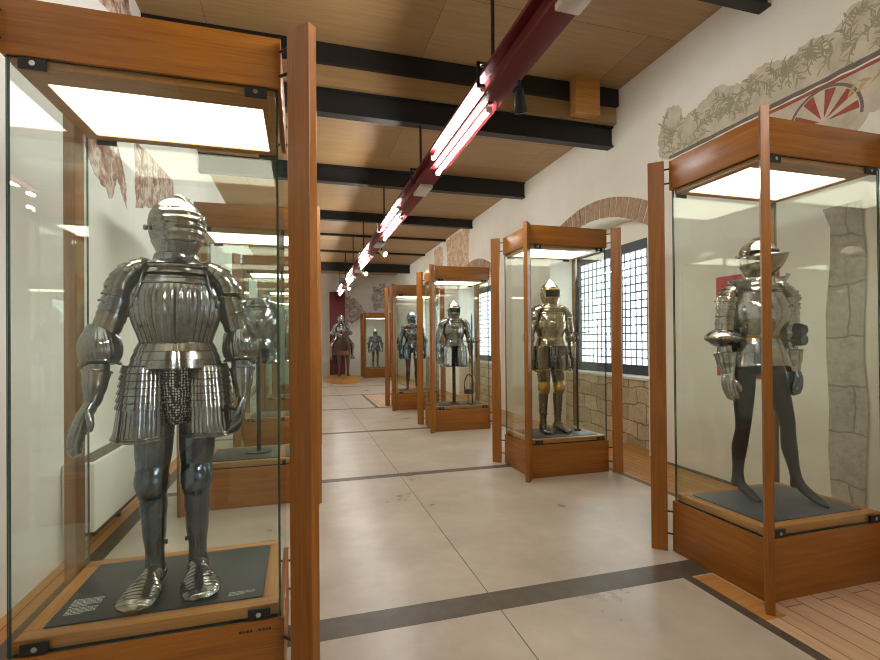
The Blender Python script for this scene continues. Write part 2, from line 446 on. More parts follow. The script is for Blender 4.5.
def helmet(root, kind, mt, trim, turn):
    b = B()
    if kind == 'bellows':
        stack(b, SKULL, n=144, mod=lambda p, t, z: 1+(.022*abs(math.sin(p/9*PI)) if z > 1.66 else 0))
        h = b.build('helmet', mt, root)
        b = B(); pts = [(0, -.13*math.cos(a)*1.0, 1.672+.158*math.sin(a)) for a in [rad(38+i*10) for i in range(12)]]
        tube(b, pts, [(.006, .010)]*12, n=10, m=40, ref=(1, 0, 0), lames=20, step=.002); b.build('comb', mt, h)
        def bel(p, t, z):
            w = max(0, math.cos(rad(p)))
            q = (t*5.0) % 1.0
            tri = (1-abs(2*q-1))
            return 1.025+.060*tri*min(1, w*1.5)*(1 if .03 < t < .97 else 0)+.06*w**8
        b = B(); stack(b, clip(SKULL, 1.592, 1.752, 50), phi=(-108, 108), n=90, mod=bel)
        vis = b.build('visor', mt, h, angle=60, solid=.003)
        b = B()
        for s in (-1, 1): b.cyl((s*.126, .02, 1.665), (s*.139, .02, 1.665), .012, 12)
        b.each('pivot', trim, h)
        b = B(); stack(b, clip(SKULL, 1.533, 1.612, 12), phi=(-112, 112), n=60, mod=lambda p, t, z: 1.03+.045*max(0, math.cos(rad(p)))**6)
        b.build('bevor', mt, h, solid=.003)
        b = B(); stack(b, [(1.498, .150, .142, .130), (1.507, .138, .134, .120), (1.522, .104, .112, .100), (1.545, .083, .100, .09)], n=48)
        b.build('neck_flange', mt, h)
    elif kind == 'beak':
        stack(b, SKULL, n=64)
        h = b.build('helmet', mt, root)
        b = B(); pts = [(0, -.135*math.cos(a), 1.672+.160*math.sin(a)) for a in [rad(30+i*11) for i in range(13)]]
        tube(b, pts, [(.004, .012)]*13, n=10, m=40, ref=(1, 0, 0)); b.build('comb', trim, h)
        b = B(); sec = []
        for k in range(15):
            t = k/14; z = lerp(1.545, 1.695, t); s = clip(SKULL, z, z, 1)[0]
            sec.append((z, s[1]+.012, s[2]+lerp(.0, .075, t**1.1), s[3]*.9))
        stack(b, sec, phi=(-100, 100), n=60, mod=lambda p, t, z: 1+.11*t*max(0, math.cos(rad(p)))**10)
        sec2 = [sec[-1], (1.70, .135, .20, .11), (1.712, .126, .15, .11)]
        stack(b, sec2, phi=(-88, 88), n=60, mod=lambda p, t, z: 1+.11*(1-t)*max(0, math.cos(rad(p)))**10)
        b.build('visor', mt, h, solid=.003)
        b = B(); stack(b, offs(clip(SKULL, 1.714, 1.73, 3), .0035), phi=(-70, 70), n=40); b.build('eye_slit_shade', 'void', h)  # black band stands in for the shade inside the slit
        b = B(); stack(b, offs(clip(SKULL, 1.731, 1.742, 3), .012), phi=(-95, 95), n=40); b.build('brow_rim', mt, h, solid=.004)
        b = B()
        for s in (-1, 1): b.cyl((s*.126, .03, 1.70), (s*.146, .03, 1.70), .014, 12)
        b.each('pivot', trim, h)
    else:                                     # closed almond skull, black sheet painted for the shaded open face
        sk = interp([(1.53, .082, .095, .088), (1.58, .096, .112, .104), (1.63, .110, .132, .122), (1.68, .115, .136, .13), (1.73, .106, .12, .122),
                     (1.775, .078, .085, .092), (1.81, .042, .044, .052), (1.835, .016, .016, .02), (1.85, .004, .004, .005)], 28)
        stack(b, sk, n=64, mod=lambda p, t, z: 1+.05*abs(math.cos(rad(p)))**14*max(0, min(1, (z-1.7)*12)))
        h = b.build('helmet', mt, root)
        b = B(); stack(b, offs(clip(sk, 1.612, 1.70, 10), .003), phi=(-62, 62), n=40); b.build('face_opening_shade', 'void', h)
        b = B()
        stack(b, offs(clip(sk, 1.70, 1.716, 4), .016), phi=(-72, 72), n=40)
        b.build('peak', trim, h, solid=.004)
        b = B(); stack(b, offs(clip(sk, 1.535, 1.62, 8), .008), phi=(-100, 100), n=48, mod=lambda p, t, z: 1+.04*max(0, math.cos(rad(p)))**6)
        b.build('bevor', mt, h, solid=.003)
        b = B()
        for s in (-1, 1): b.cyl((s*.112, .0, 1.665), (s*.128, 0, 1.665), .012, 12)
        b.each('pivot', trim, h)
    h.rotation_euler.z = turn
    return h
TORSO = interp([(1.12, .156, .118, .112), (1.17, .170, .148, .125), (1.23, .192, .178, .136), (1.30, .204, .188, .142), (1.36, .198, .176, .142),
                (1.42, .176, .150, .136), (1.465, .150, .126, .122), (1.505, .112, .104, .104)], 28)
def torso(root, kind, mt, trim):
    b = B()
    if kind == 'fluted':
        def fl(p, t, z):
            w = max(0, min(1, (78-abs(p))/12))*max(0, min(1, (1.405-z)/.02))*max(0, min(1, (z-1.125)/.02))
            q = abs(math.sin(p/9.5*PI)); return 1+w*(.058*q**.75-.02)
        stack(b, TORSO, n=240, mod=fl)
        o = b.build('breastplate', mt, root, angle=70)
        b = B()
        arcband(b, TORSO, 1.408, -50, 50, .0045, .002); arcband(b, TORSO, 1.432, -46, 46, .003, .001)
        b.each('breast_border', mt, o)
        b = B()
        for s in (-1, 1):
            pts = []
            for k in range(13):
                z = lerp(1.465, 1.27, k/12); sct = clip(TORSO, z, z, 1)[0]
                ph = rad(lerp(56, 66, k/12)+12*math.sin(k/12*PI)*-1+ (18 if k > 10 else 0)*(k-10)/2)
                pts.append((s*(sct[1]+.006)*math.sin(ph), -(sct[2]+.006)*math.cos(ph), z))
            tube(b, pts, [.0075]*13, n=10, m=36)
        b.each('armhole_roll', mt, o)
    elif kind == 'peascod':
        stack(b, TORSO, n=96, mod=lambda p, t, z: 1+.10*max(0, math.cos(rad(p)))**14*max(0, 1-abs(z-1.24)/.2))
        o = b.build('breastplate', mt, root)
        b = B()
        for s in (-1, 1): arcband(b, TORSO, 1.45, s*14, s*60, .007, .003, 12)
        b.each('breast_border', trim, o)
    else:
        stack(b, TORSO, n=96, mod=lambda p, t, z: 1+.05*max(0, math.cos(rad(p)))**10*max(0, 1-abs(z-1.26)/.22))
        o = b.build('breastplate', mt, root)
        b = B(); arcband(b, TORSO, 1.425, -58, 58, .007, .004)
        for s in (-1, 1):                     # diagonal etched bands
            pts = []
            for k in range(11):
                z = lerp(1.40, 1.23, k/10); sct = clip(TORSO, z, z, 1)[0]; ph = rad(s*lerp(52, 4, k/10))
                pts.append(((sct[1]+.002)*math.sin(ph), -(sct[2]*1.02+.002)*math.cos(ph), z))
            tube(b, pts, [.008]*11, n=8, m=20)
        b.each('breast_border', trim, o)
    b = B()
    for s in (-1, 1):
        b.cyl((s*.152, -.12, 1.20), (s*.156, -.128, 1.20), .008, 8); b.cyl((s*.168, -.115, 1.345), (s*.175, -.125, 1.345), .010, 8)
    b.each('rivet', trim, o)
    return o
def gorget(root, mt, trim):
    b = B()
    stack(b, [(1.455, .165, .150, .135), (1.48, .148, .136, .122), (1.50, .122, .118, .106), (1.52, .105, .108, .096), (1.55, .096, .104, .094)], n=72)
    g = b.build('gorget', mt, root)
    b = B(); s_ = [(1.40, .175, .16, .14), (1.48, .150, .138, .124), (1.56, .10, .1, .1)]
    arcband(b, s_, 1.488, -180, 180, .0075, .0, 48); b.each('gorget_rope_edge', trim, g)
def fauld(root, mt, trim, z1=1.02, a1=.198, scal=False, belt=(.012, .007)):
    secs = [(1.135, .160, .126, .118), (lerp(1.135, z1, .33), lerp(.16, a1, .4), .142, .13), (lerp(1.135, z1, .66), lerp(.16, a1, .75), .152, .142), (z1, a1, .160, .152)]
    b = B(); stack(b, lamesecs(secs, 3, .005), n=96, mod=(lambda p, t, z: 1+.028*abs(math.sin(p/8*PI))) if scal else None)
    f = b.build('fauld', mt, root, angle=30)
    b = B(); tube(b, [(.161*math.sin(rad(k*15)), -.128*math.cos(rad(k*15)), 1.132) for k in range(25)], [belt]*25, n=8, m=48, ref=(0, 0, 1))
    b.build('waist_belt', trim, f)
def tasset(root, s, mt, trim, z1=.70, flute=False, w=.118, big=.14):
    zt = 1.035; zb = z1+big
    secs = []; k = 6
    for i in range(k+1):
        t = i/k; secs.append((lerp(zt, zb, t), lerp(.098, w-.006, t), lerp(.128, .158, t), lerp(.10, .12, t), 0, s*lerp(-.006, .004, t)))
    secs = lamesecs(secs, 2, .009)
    last = secs[-1]
    secs += [(zb, w-.008, .155, .118, 0, s*.004), (lerp(zb, z1, .5), w, .166, .122, 0, s*.006), (z1+.012, w+.004, .174, .126, 0, s*.01), (z1, w+.012, .182, .13, 0, s*.012)]
    b = B(); stack(b, secs, phi=(-98, 98), n=72, c=(s*.132, .0), mod=(lambda p, t, z: 1+.026*abs(math.sin(p/11*PI))) if flute else None)
    t_ = b.build('tasset', mt, root, angle=30, solid=.003)
    b = B()
    for dz, g in ((.004, .010), (.016, .004)):
        tube(b, [(s*(.132+.012)+(w+g)*math.sin(rad(p)), -(.174+g)*math.cos(rad(p)), z1+dz) for p in range(-96, 97, 16)], [.006]*13, n=8, m=36, ref=(0, 0, 1))
    b.each('tasset_rope_edge', trim, t_)
    return t_
def arm(root, s, mt, trim, elbow, wrist, tip, kind='mitten', couter='round', paul=1.0, handmat=None, flute=False, forearm=True, bulk=1.0, lamed=False):
    ex, ey, ez = elbow; sh = V((s*.200, .0, 1.445)); el = V(elbow); wr = V(wrist); tp = V(tip)
    b = B(); mid = sh.lerp(el, .42)
    tube(b, [(s*.105, .005, 1.500), (s*.150, .003, 1.486), (s*.200, 0, 1.446), (s*.230, 0, 1.39), tuple(sh.lerp(el, .34)+V((s*.002, 0, 0))), tuple(sh.lerp(el, .55))],
         [(.024, .070*paul), (.040, .088*paul), (.054*paul, .094*paul), (.062*paul, .086*paul), (.062, .072), (.060, .064)], n=36, m=32, lames=8, step=.007, ref=(0, 0, 1))
    p = b.build('pauldron', mt, root, angle=35)
    b = B()
    for k in range(5):
        q = sh.lerp(el, .02+.1*k); b.sphere((q.x+s*.062*(.8 if k == 0 else 1), q.y-.05, q.z+.01), .006, 6)
    b.each('rivet', trim, p)
    b = B(); la = .012 if lamed else 0
    tube(b, [tuple(sh.lerp(el, .10 if lamed else .30)), tuple(sh.lerp(el, .55)), tuple(el)], [.064+la, .060+la, .052+la], n=32, m=24, lames=6, step=.008 if lamed else .004)
    b.build('upper_arm_plate', mt, root, angle=35)
    if not forearm: return
    if couter == 'shell':
        secs = interp([(ez-.098, .054, .052, .05), (ez-.082, .074, .080, .068), (ez-.042, .086, .096, .076), (ez+.005, .083, .092, .074), (ez+.05, .066, .068, .062), (ez+.085, .05, .05, .048)], 24)
        b = B(); stack(b, secs, n=120, c=(ex, ey), mod=lambda ph, t, z: 1+.045*abs(math.sin((ph+t*18)/12*PI))*math.sin(PI*min(1, t*1.1)))
        c_ = b.build('couter', mt, root, angle=60)
        b = B(); tube(b, [(ex+.080*math.sin(rad(p_)), ey-.084*math.cos(rad(p_)), ez-.083+.012*math.cos(rad(2*p_))) for p_ in range(-150, 151, 20)], [.006]*16, n=8, m=32, ref=(0, 0, 1))
        b.build('couter_rope_edge', trim, c_)
    elif couter == 'wing':
        secs = interp([(ez-.062, .05, .05, .05), (ez-.04, .085, .09, .075), (ez-.005, .125, .125, .09), (ez+.03, .105, .10, .08), (ez+.06, .06, .06, .06)], 20)
        b = B(); stack(b, secs, n=72, c=(ex+s*.02, ey-.01), mod=lambda ph, t, z: 1+.22*max(0, math.cos(rad(ph-s*62)))**8*math.sin(PI*t)+.10*max(0, math.cos(rad(ph+s*50)))**6*math.sin(PI*t))
        c_ = b.build('couter', mt, root)
        b = B(); tube(b, [(ex+s*.02+.124*math.sin(rad(p_)), ey-.01-.124*math.cos(rad(p_)), ez-.003) for p_ in range(-80, 81, 16)], [.005]*11, n=8, m=24, ref=(0, 0, 1))
        b.build('couter_ridge', trim, c_)
    else:
        secs = interp([(ez-.07, .046, .046, .046), (ez-.045, .062, .064, .06), (ez, .070, .074, .066), (ez+.04, .064, .064, .06), (ez+.07, .05, .05, .05)], 16)
        b = B(); stack(b, lamesecs(secs[::2], 2, .003), n=48, c=(ex, ey)); c_ = b.build('couter', mt, root, angle=35)
        b = B(); b.sphere((ex+s*.062, ey-.015, ez), (.022, .055, .055), 10); b.build('couter_wing', trim, c_)
    b = B(); tube(b, [tuple(el), tuple(el.lerp(wr, .5)), tuple(wr)], [.050, .049, .036], n=28, m=12, flute=(8, .02) if flute else (0, 0))
    b.build('vambrace', mt, root)
    hm = handmat or mt
    d = (tp-wr); L = d.length; d.normalize()
    b = B(); up = (el-wr).normalized()
    tube(b, [tuple(wr+up*.125), tuple(wr+up*.07), tuple(wr+up*.01), tuple(wr+d*.02)], [(.062*bulk, .058*bulk), (.053*bulk, .050*bulk), (.040*bulk, .036*bulk), (.038*bulk, .030*bulk)], n=32, m=14, roll=(1, 0), ref=(0, 1, 0))
    g = b.build('gauntlet_cuff', mt, root)
    inw = V((-s, 0, 0)); fwd = V((0, -1, 0))
    if kind == 'mitten':
        b = B(); q = [wr+d*.015, wr+d*L*.35-inw*.008, wr+d*L*.65-inw*.006, wr+d*L*.88+inw*.006, wr+d*L+inw*.026]
        tube(b, [tuple(x) for x in q], [(.038*bulk, .026*bulk), (.046*bulk, .030*bulk), (.044*bulk, .030*bulk), (.040*bulk, .027*bulk), (.024*bulk, .016*bulk)], n=28, m=28, lames=7, step=.004, ref=(0, 1, 0))
        b.build('mitten_plates', hm, g, angle=30)
        b = B(); q = [wr+d*.04+fwd*.025, wr+d*.075+fwd*.050+inw*.02, wr+d*.11+fwd*.052+inw*.036, wr+d*.135+fwd*.045+inw*.04]
        tube(b, [tuple(x) for x in q], [.015, .016, .014, .008], n=14, m=12, lames=4, step=.002, ref=(0, 1, 0)); b.build('thumb', hm, g)
    else:
        b = B(); q = [wr+d*.0, wr+d*.04, wr+d*.095]
        tube(b, [tuple(x) for x in q], [(.030, .020), (.040, .022), (.040, .018)], n=24, m=8, ref=(0, 1, 0)); b.build('palm', hm, g)
        lens = (.078, .088, .084, .066)
        for i in range(4):
            b = B(); o_ = wr+d*.085+fwd*(.029-.0195*i); l = lens[i]
            q = [o_, o_+d*l*.42+inw*.004, o_+d*l*.75+inw*.020, o_+d*l*.9+inw*.042]
            tube(b, [tuple(x) for x in q], [.0098, .0095, .0085, .006], n=12, m=12, lames=3, step=.0015, ref=(0, 1, 0)); b.build('finger', hm, g)
        b = B(); q = [wr+d*.025+fwd*.024, wr+d*.055+fwd*.046+inw*.012, wr+d*.088+fwd*.052+inw*.026, wr+d*.108+fwd*.044+inw*.034]
        tube(b, [tuple(x) for x in q], [.0125, .0125, .0105, .007], n=12, m=12, ref=(0, 1, 0)); b.build('thumb', hm, g)
    if kind == 'ring':
        b = B(); c0 = wr+d*.12+inw*.05
        tube(b, [tuple(c0+V((.055*math.cos(rad(a)), -.02, .055*math.sin(rad(a))))) for a in range(0, 361, 30)], [.008]*13, n=8, m=36, ref=(0, 1, 0)); b.build('strap_ring', 'leather', g)
    return g
def leg(root, s, mt, trim, knee, ankle, toe, hip=None, flute=False, poleyn=None, toew=.058):
    kn = V(knee); an = V(ankle); hp = V(hip or (s*.092, .005, .84))
    b = B(); tube(b, [tuple(hp), tuple(hp.lerp(kn, .5)), tuple(kn+V((0, 0, .03)))], [(.088, .092), (.080, .084), (.066, .068)], n=64, m=16, flute=(20, .035) if flute else (0, 0), roll=(1, 0))
    cu = b.build('cuisse', mt, root)
    b = B(); pm = poleyn or mt
    tube(b, [(kn.x, kn.y, kn.z+.065), (kn.x, kn.y-.012, kn.z+.02), (kn.x, kn.y-.014, kn.z-.015), (kn.x, kn.y, kn.z-.06)], [(.066, .066), (.070, .076), (.068, .074), (.058, .058)], n=40, m=18, lames=5, step=.004, flute=(12, .015) if flute else (0, 0))
    po = b.build('poleyn', pm, root, angle=35)
    b = B(); b.sphere((kn.x+s*.066, kn.y+.008, kn.z), (.012, .036, .042), 9); b.build('poleyn_wing', pm, po)
    b = B()
    tube(b, [(kn.x, kn.y+.004, kn.z-.04), tuple(kn.lerp(an, .28)+V((0, .014, 0))), tuple(kn.lerp(an, .6)+V((0, .008, 0))), tuple(kn.lerp(an, .9)), tuple(an+V((0, 0, -.05)))],
         [(.055, .058), (.060, .066), (.052, .056), (.041, .045), (.045, .054)], n=40, m=24, roll=(0, 1))
    gr = b.build('greave', mt, root)
    b = B(); b.box(kn.x-.003, kn.x+.003, kn.y-.062, kn.y-.03, kn.z-.3, kn.z-.1) if False else None
    for z in (.14, .30):
        q = kn.lerp(an, z/.38); b.box(q.x-s*.050-.006, q.x-s*.050+.006, q.y-.012, q.y+.012, q.z-.008, q.z+.008, c=.002)
    b.each('greave_buckle', 'leather', gr)
    t = V(toe); a0 = V((an.x, an.y, 0)); d = V((t.x-a0.x, t.y-a0.y, 0)); L = d.length; d.normalize(); sd = d.cross(V((0, 0, 1)))
    q = [a0-d*.062+V((0, 0, .045)), a0-d*.01+V((0, 0, .056)), a0+d*.06+V((0, 0, .052)), a0+d*L*.62+V((0, 0, .034)), a0+d*L*.84+V((0, 0, .028)), a0+d*L*.96+V((0, 0, .020)), a0+d*(L+.008)+V((0, 0, .013))]
    b = B(); tube(b, [tuple(x) for x in q], [(.034, .040), (.044, .054), (.046, .050), (toew, .033), (toew, .0265), (toew*.86, .018), (toew*.35, .007)], n=40, m=45, lames=15, step=.0025, ref=tuple(sd), flute=(0, 0))
    b.build('sabaton', trim if flute else mt, root, angle=30)
def hose_legs(root, mt, feet, hips=.98, knees=None):
    """legs of the cloth covered mannequin as one skinned surface"""
    vs = [(0, 0, hips)]; ed = []; rr = [(.12, .09)]
    for i, s in enumerate((-1, 1)):
        (ax, ay), (tx, ty) = feet[i]
        kx, ky = lerp(s*.09, ax, .55), lerp(0, ay, .55)-.03
        L_ = math.hypot(tx-ax, ty-ay); hx, hy = ax-(tx-ax)/L_*.055, ay-(ty-ay)/L_*.055
        chain = [((s*.100, 0, .89), (.080, .086)), ((lerp(s*.105, kx, .45), ky*.4, .70), (.068, .076)), ((kx, ky, .50), (.050, .054)),
                 ((lerp(kx, ax, .1), lerp(ky, ay, .1)+.012, .43), (.046, .052)), ((lerp(kx, ax, .35), lerp(ky, ay, .35)+.026, .34), (.052, .060)), ((lerp(kx, ax, .7), lerp(ky, ay, .7)+.014, .21), (.037, .042)),
                 ((ax, ay, .10), (.031, .036)), ((lerp(ax, tx, .22), lerp(ay, ty, .22), .055), (.036, .036)), ((lerp(ax, tx, .55), lerp(ay, ty, .55), .034), (.038, .026)), ((lerp(ax, tx, .85), lerp(ay, ty, .85), .022), (.028, .016)), ((tx, ty, .014), (.009, .009))]
        prev = 0
        for p, r in chain:
            vs.append(p); rr.append(r); ed.append((prev, len(vs)-1)); prev = len(vs)-1
        vs.append((hx, hy, .032)); rr.append((.028, .028)); ed.append((len(vs)-6, len(vs)-1))
    me = bpy.data.meshes.new('mannequin_legs'); me.from_pydata(vs, ed, []); o = bpy.data.objects.new('mannequin_legs', me); COL.objects.link(o)
    md = o.modifiers.new('skin', 'SKIN'); md.use_smooth_shade = True
    sv = me.skin_vertices[0].data
    for i, r in enumerate(rr): sv[i].radius = r
    sv[0].use_root = True
    su = o.modifiers.new('sub', 'SUBSURF'); su.levels = 2; su.render_levels = 2
    bpy.context.view_layer.update()
    dg = bpy.context.evaluated_depsgraph_get(); m2 = bpy.data.meshes.new_from_object(o.evaluated_get(dg))
    bpy.data.objects.remove(o); m2.name = 'mannequin_legs'; m2.materials.clear(); m2.materials.append(M[mt])
    o = bpy.data.objects.new('mannequin_legs', m2); COL.objects.link(o); o.parent = root; m2.shade_smooth()
    return o
def pole(root, h, r=.02, base=.10):
    b = B(); b.cyl((0, .03, 0), (0, .03, h), r, 16); p = b.build('stand_pole', 'black', root)
    b = B(); b.cyl((0, .03, 0), (0, .03, .012), base, 32); b.build('stand_foot', 'black', p)

# suit 1: fluted, nearest on the left
Z0 = .4525
s1 = thing('suit_of_armour', 'fluted full suit of armour with a ridged closed visor and a mail skirt', 'armour', (-.588, 2.66, Z0), rad(10)); s1.scale = (1, 1, 1.035)
helmet(s1, 'bellows', 'steel', 'steel', rad(28)); gorget(s1, 'steel', 'steel'); torso(s1, 'fluted', 'steel', 'steel')
fauld(s1, 'steel', 'steel_dark', scal=True, belt=(.007, .003))
for s in (-1, 1): tasset(s1, s, 'steel', 'steel', .70, True)
b = B(); stack(b, [(1.045, .085, .148, .12), (.95, .082, .150, .12), (.86, .072, .140, .11), (.79, .055, .125, .1), (.76, .036, .11, .09)], n=48, mod=lambda p, t, z: 1+.02*math.sin(p*.15)); b.build('mail_skirt', 'mail', s1)
arm(s1, -1, 'steel', 'steel', (-.312, .0, 1.135), (-.332, -.05, .885), (-.405, -.115, .66), 'mitten', 'shell', 1.0, None, True)
arm(s1, 1, 'steel', 'steel', (.292, .0, 1.135), (.296, -.07, .88), (.27, -.13, .70), 'ring', 'shell', 1.0, None, True)
leg(s1, -1, 'steel_dark', 'steel', (-.105, -.015, .495), (-.098, .02, .115), (-.165, -.235, 0), flute=True, toew=.082)
leg(s1, 1, 'steel_dark', 'steel', (.082, -.015, .495), (.088, .02, .115), (.105, -.26, 0), flute=True, toew=.082)

# suit 2: cuirass with arms on a pole, second case on the left
s2 = thing('half_armour', 'headless grey half armour on a black pole, behind the fluted suit', 'armour', (-.44, 5.55, Z0), rad(6)); s2.scale = (1.03, 1.03, 1.05)
b = B(); b.cyl((0, .03, 0), (0, .03, 1.2), .022, 16); p = b.build('stand_pole', 'black', s2)
b = B(); b.cyl((0, .03, 0), (0, .03, .014), .13, 36); b.build('stand_foot', 'black', p)
UP = .03
def raise_(objs, dz):
    for o in objs: o.location.z += dz
k0 = set(s2.children)
torso(s2, 'plain', 'steel_grey', 'steel_grey')
b = B(); stack(b, [(1.455, .165, .150, .135), (1.48, .150, .138, .122), (1.505, .125, .12, .108), (1.53, .112, .112, .100)], n=64, cap=(True, False)); g = b.build('gorget', 'steel_grey', s2)
b = B(); tube(b, [(.112*math.sin(rad(k*15)), -.111*math.cos(rad(k*15)), 1.53) for k in range(25)], [.008]*25, n=8, m=48, ref=(0, 0, 1)); b.each('gorget_rope_edge', 'steel_grey', g)
b = B(); stack(b, [(1.508, .108, .108, .096), (1.512, .106, .106, .094)], n=48); b.build('neck_hollow_shade', 'void', g)  # black disc stands in for the shaded inside of the neck
fauld(s2, 'steel_grey', 'steel_grey', 1.03, .19)
for s in (-1, 1): tasset(s2, s, 'steel_grey', 'steel_grey', .88, False, .108, .05)
for s in (-1, 1): arm(s2, s, 'steel_grey', 'steel_grey', (s*.27, 0, 1.12), (s*.28, -.03, .9), (s*.28, -.05, .72), 'mitten', 'round', forearm=False)
for s in (-1, 1):
    b = B(); secs = interp([(1.03, .056, .058, .054), (1.08, .066, .068, .062), (1.13, .068, .07, .064), (1.19, .058, .06, .058)], 12); stack(b, lamesecs(secs[::2], 2, .003), n=40, c=(s*.27, 0)); b.build('couter', 'steel_grey', s2)
    b = B(); tube(b, [(s*.27, 0, 1.08), (s*.272, -.012, .99), (s*.275, -.02, .90)], [.052, .048, .042], n=28, m=10, roll=(0, 1)); b.build('vambrace', 'steel_grey', s2)
raise_([c for c in s2.children if c not in k0], UP)

# right row, first: beaked visor, cloth legs
s3 = thing('suit_of_armour', 'bright armour with a pointed visor and wide elbow plates on charcoal cloth legs', 'armour', (3.30, 2.83, Z0), rad(-20)); s3.scale = (1.03, 1.03, 1.05)
helmet(s3, 'beak', 'steel_bright', 'steel_bright', rad(14)); gorget(s3, 'steel_bright', 'steel_bright'); torso(s3, 'peascod', 'steel_bright', 'steel_bright')
b = B(); stack(b, lamesecs([(1.135, .160, .126, .118), (1.08, .176, .145, .132), (1.02, .192, .158, .146), (.93, .212, .172, .158)], 3, .004), n=96); f = b.build('fauld', 'steel_bright', s3, angle=30)
b = B(); tube(b, [(.162*math.sin(rad(k*15)), -.130*math.cos(rad(k*15)), 1.13) for k in range(25)], [(.012, .010)]*25, n=8, m=48, ref=(0, 0, 1)); b.build('waist_belt', 'brass', f)
b = B(); tube(b, [(.214*math.sin(rad(k*15)), -.174*math.cos(rad(k*15)), .934+.012*math.cos(rad(k*15*3))) for k in range(25)], [.006]*25, n=8, m=60, ref=(0, 0, 1)); b.build('skirt_rope_edge', 'steel_bright', f)
hose_legs(s3, 'hose', (((-.115, .08), (-.110, -.20)), ((.29, .05), (.262, -.31))))
arm(s3, -1, 'steel_bright', 'steel_bright', (-.240, -.01, 1.125), (-.245, -.06, .885), (-.235, -.10, .70), 'mitten', 'wing', .82, bulk=1.38, lamed=True)
arm(s3, 1, 'steel_bright', 'steel_dark', (.225, .03, 1.150), (.235, -.01, .90), (.235, -.03, .73), 'mitten', 'round', .82, 'steel_dark', bulk=1.3, lamed=True)
b = B()
for z in (1.185, 1.115): tube(b, [(.235, .00, z), (.245, -.06, z-.006), (.25, -.115, z-.012)], [(.03, .040), (.045, .034), (.036, .026)], n=24, m=10, ref=(0, 0, 1))
b.each('elbow_plate', 'steel_dark', s3)
for s in (-1, 1):
    b = B(); up_ = .075 if s > 0 else .045
    stack(b, [(1.455, .085, .118, .10), (1.49, .088, .122, .10), (1.49+up_*.5, .100, .132, .105), (1.49+up_, .122, .150, .115)], phi=(20, 128) if s > 0 else (-128, -20), n=36, c=(s*.075, .0))
    b.build('shoulder_guard', 'steel_bright', s3, solid=.004)

# right row, second: gilt etched suit with open face
s4 = thing('suit_of_armour', 'straw coloured full armour with brass knees and an open dark face', 'armour', (3.115, 5.66, Z0), rad(-4)); s4.scale = (1.03, 1.03, 1.07)
helmet(s4, 'open', 'steel_warm', 'brass', rad(10)); gorget(s4, 'steel_warm', 'brass'); torso(s4, 'plain', 'steel_warm', 'steel_warm')
fauld(s4, 'steel_warm', 'brass', 1.03, .185)
for s in (-1, 1): tasset(s4, s, 'steel_etch', 'brass', .74, False, .105, .06)
b = B(); stack(b, [(1.02, .07, .15, .1), (.92, .07, .15, .1), (.84, .05, .13, .1)], n=36); b.build('mail_skirt', 'mail', s4)
arm(s4, -1, 'steel_warm', 'brass', (-.285, .0, 1.13), (-.275, -.04, .89), (-.26, -.07, .70), 'fingers', 'round', 1.0, 'leather')
arm(s4, 1, 'steel_warm', 'brass', (.285, .0, 1.13), (.275, -.06, .89), (.255, -.10, .70), 'fingers', 'round', 1.0, 'leather')
leg(s4, -1, 'steel_etch', 'brass', (-.098, -.02, .53), (-.09, .04, .115), (-.13, -.22, 0), poleyn='brass', toew=.05)
leg(s4, 1, 'steel_etch', 'brass', (.098, -.02, .53), (.10, .02, .115), (.13, -.24, 0), poleyn='brass', toew=.05)

# right row, third: half armour on pole
s5 = thing('half_armour', 'blue grey half armour with an open helmet, standing on a black pole', 'armour', (2.80, 8.80, Z0), rad(-6)); s5.scale = (1.04, 1.04, 1.06)
helmet(s5, 'open', 'steel_grey', 'steel_warm', rad(6)); gorget(s5, 'steel', 'steel_warm'); torso(s5, 'plain', 'steel_grey', 'steel_warm')
fauld(s5, 'steel_grey', 'steel', 1.03, .19)
for s in (-1, 1): tasset(s5, s, 'steel_grey', 'steel_grey', .66, False, .112, .05)
for s in (-1, 1): arm(s5, s, 'steel_grey', 'steel_warm', (s*.30, .0, 1.13), (s*.30, -.05, .90), (s*.29, -.09, .72), 'mitten', 'round', 1.05)
pole(s5, 1.10, .032, .09)

# right row, fourth: dark full armour
s6 = thing('suit_of_armour', 'dark steel armour with closed helmet on brown mannequin legs', 'armour', (2.66, 11.80, Z0), rad(-8)); s6.scale = (1.03, 1.03, 1.06)
helmet(s6, 'bellows', 'steel_dark', 'brass', rad(6)); gorget(s6, 'steel_dark', 'brass'); torso(s6, 'plain', 'steel_dark', 'brass'); fauld(s6, 'steel_dark', 'brass', 1.02, .2)
for s in (-1, 1): tasset(s6, s, 'steel_dark', 'steel_dark', .72, False, .112, .05)
for s in (-1, 1): arm(s6, s, 'steel_dark', 'brass', (s*.30, .0, 1.13), (s*.30, -.05, .90), (s*.29, -.09, .72), 'mitten', 'round', 1.05)
hose_legs(s6, 'brown_hose', (((-.11, .05), (-.14, -.20)), ((.11, .05), (.14, -.20))))

# far end wall case: small dark half armour over brown legs
s7 = thing('suit_of_armour', 'small dark armour with brown legs, in the case against the far end wall', 'armour', (3.36, 22.75, Z0), rad(0), sc=.98)
helmet(s7, 'open', 'steel_dark', 'brass', 0); gorget(s7, 'steel_dark', 'brass'); torso(s7, 'plain', 'steel_dark', 'brass'); fauld(s7, 'steel_dark', 'brass', 1.02, .2)
for s in (-1, 1): tasset(s7, s, 'steel_dark', 'brass', .76, False, .112, .05)
for s in (-1, 1): arm(s7, s, 'steel_dark', 'brass', (s*.31, .0, 1.13), (s*.33, -.05, .90), (s*.31, -.09, .72), 'mitten', 'round', 1.05)
hose_legs(s7, 'brown_hose', (((-.11, .05), (-.14, -.20)), ((.11, .05), (.14, -.20))))

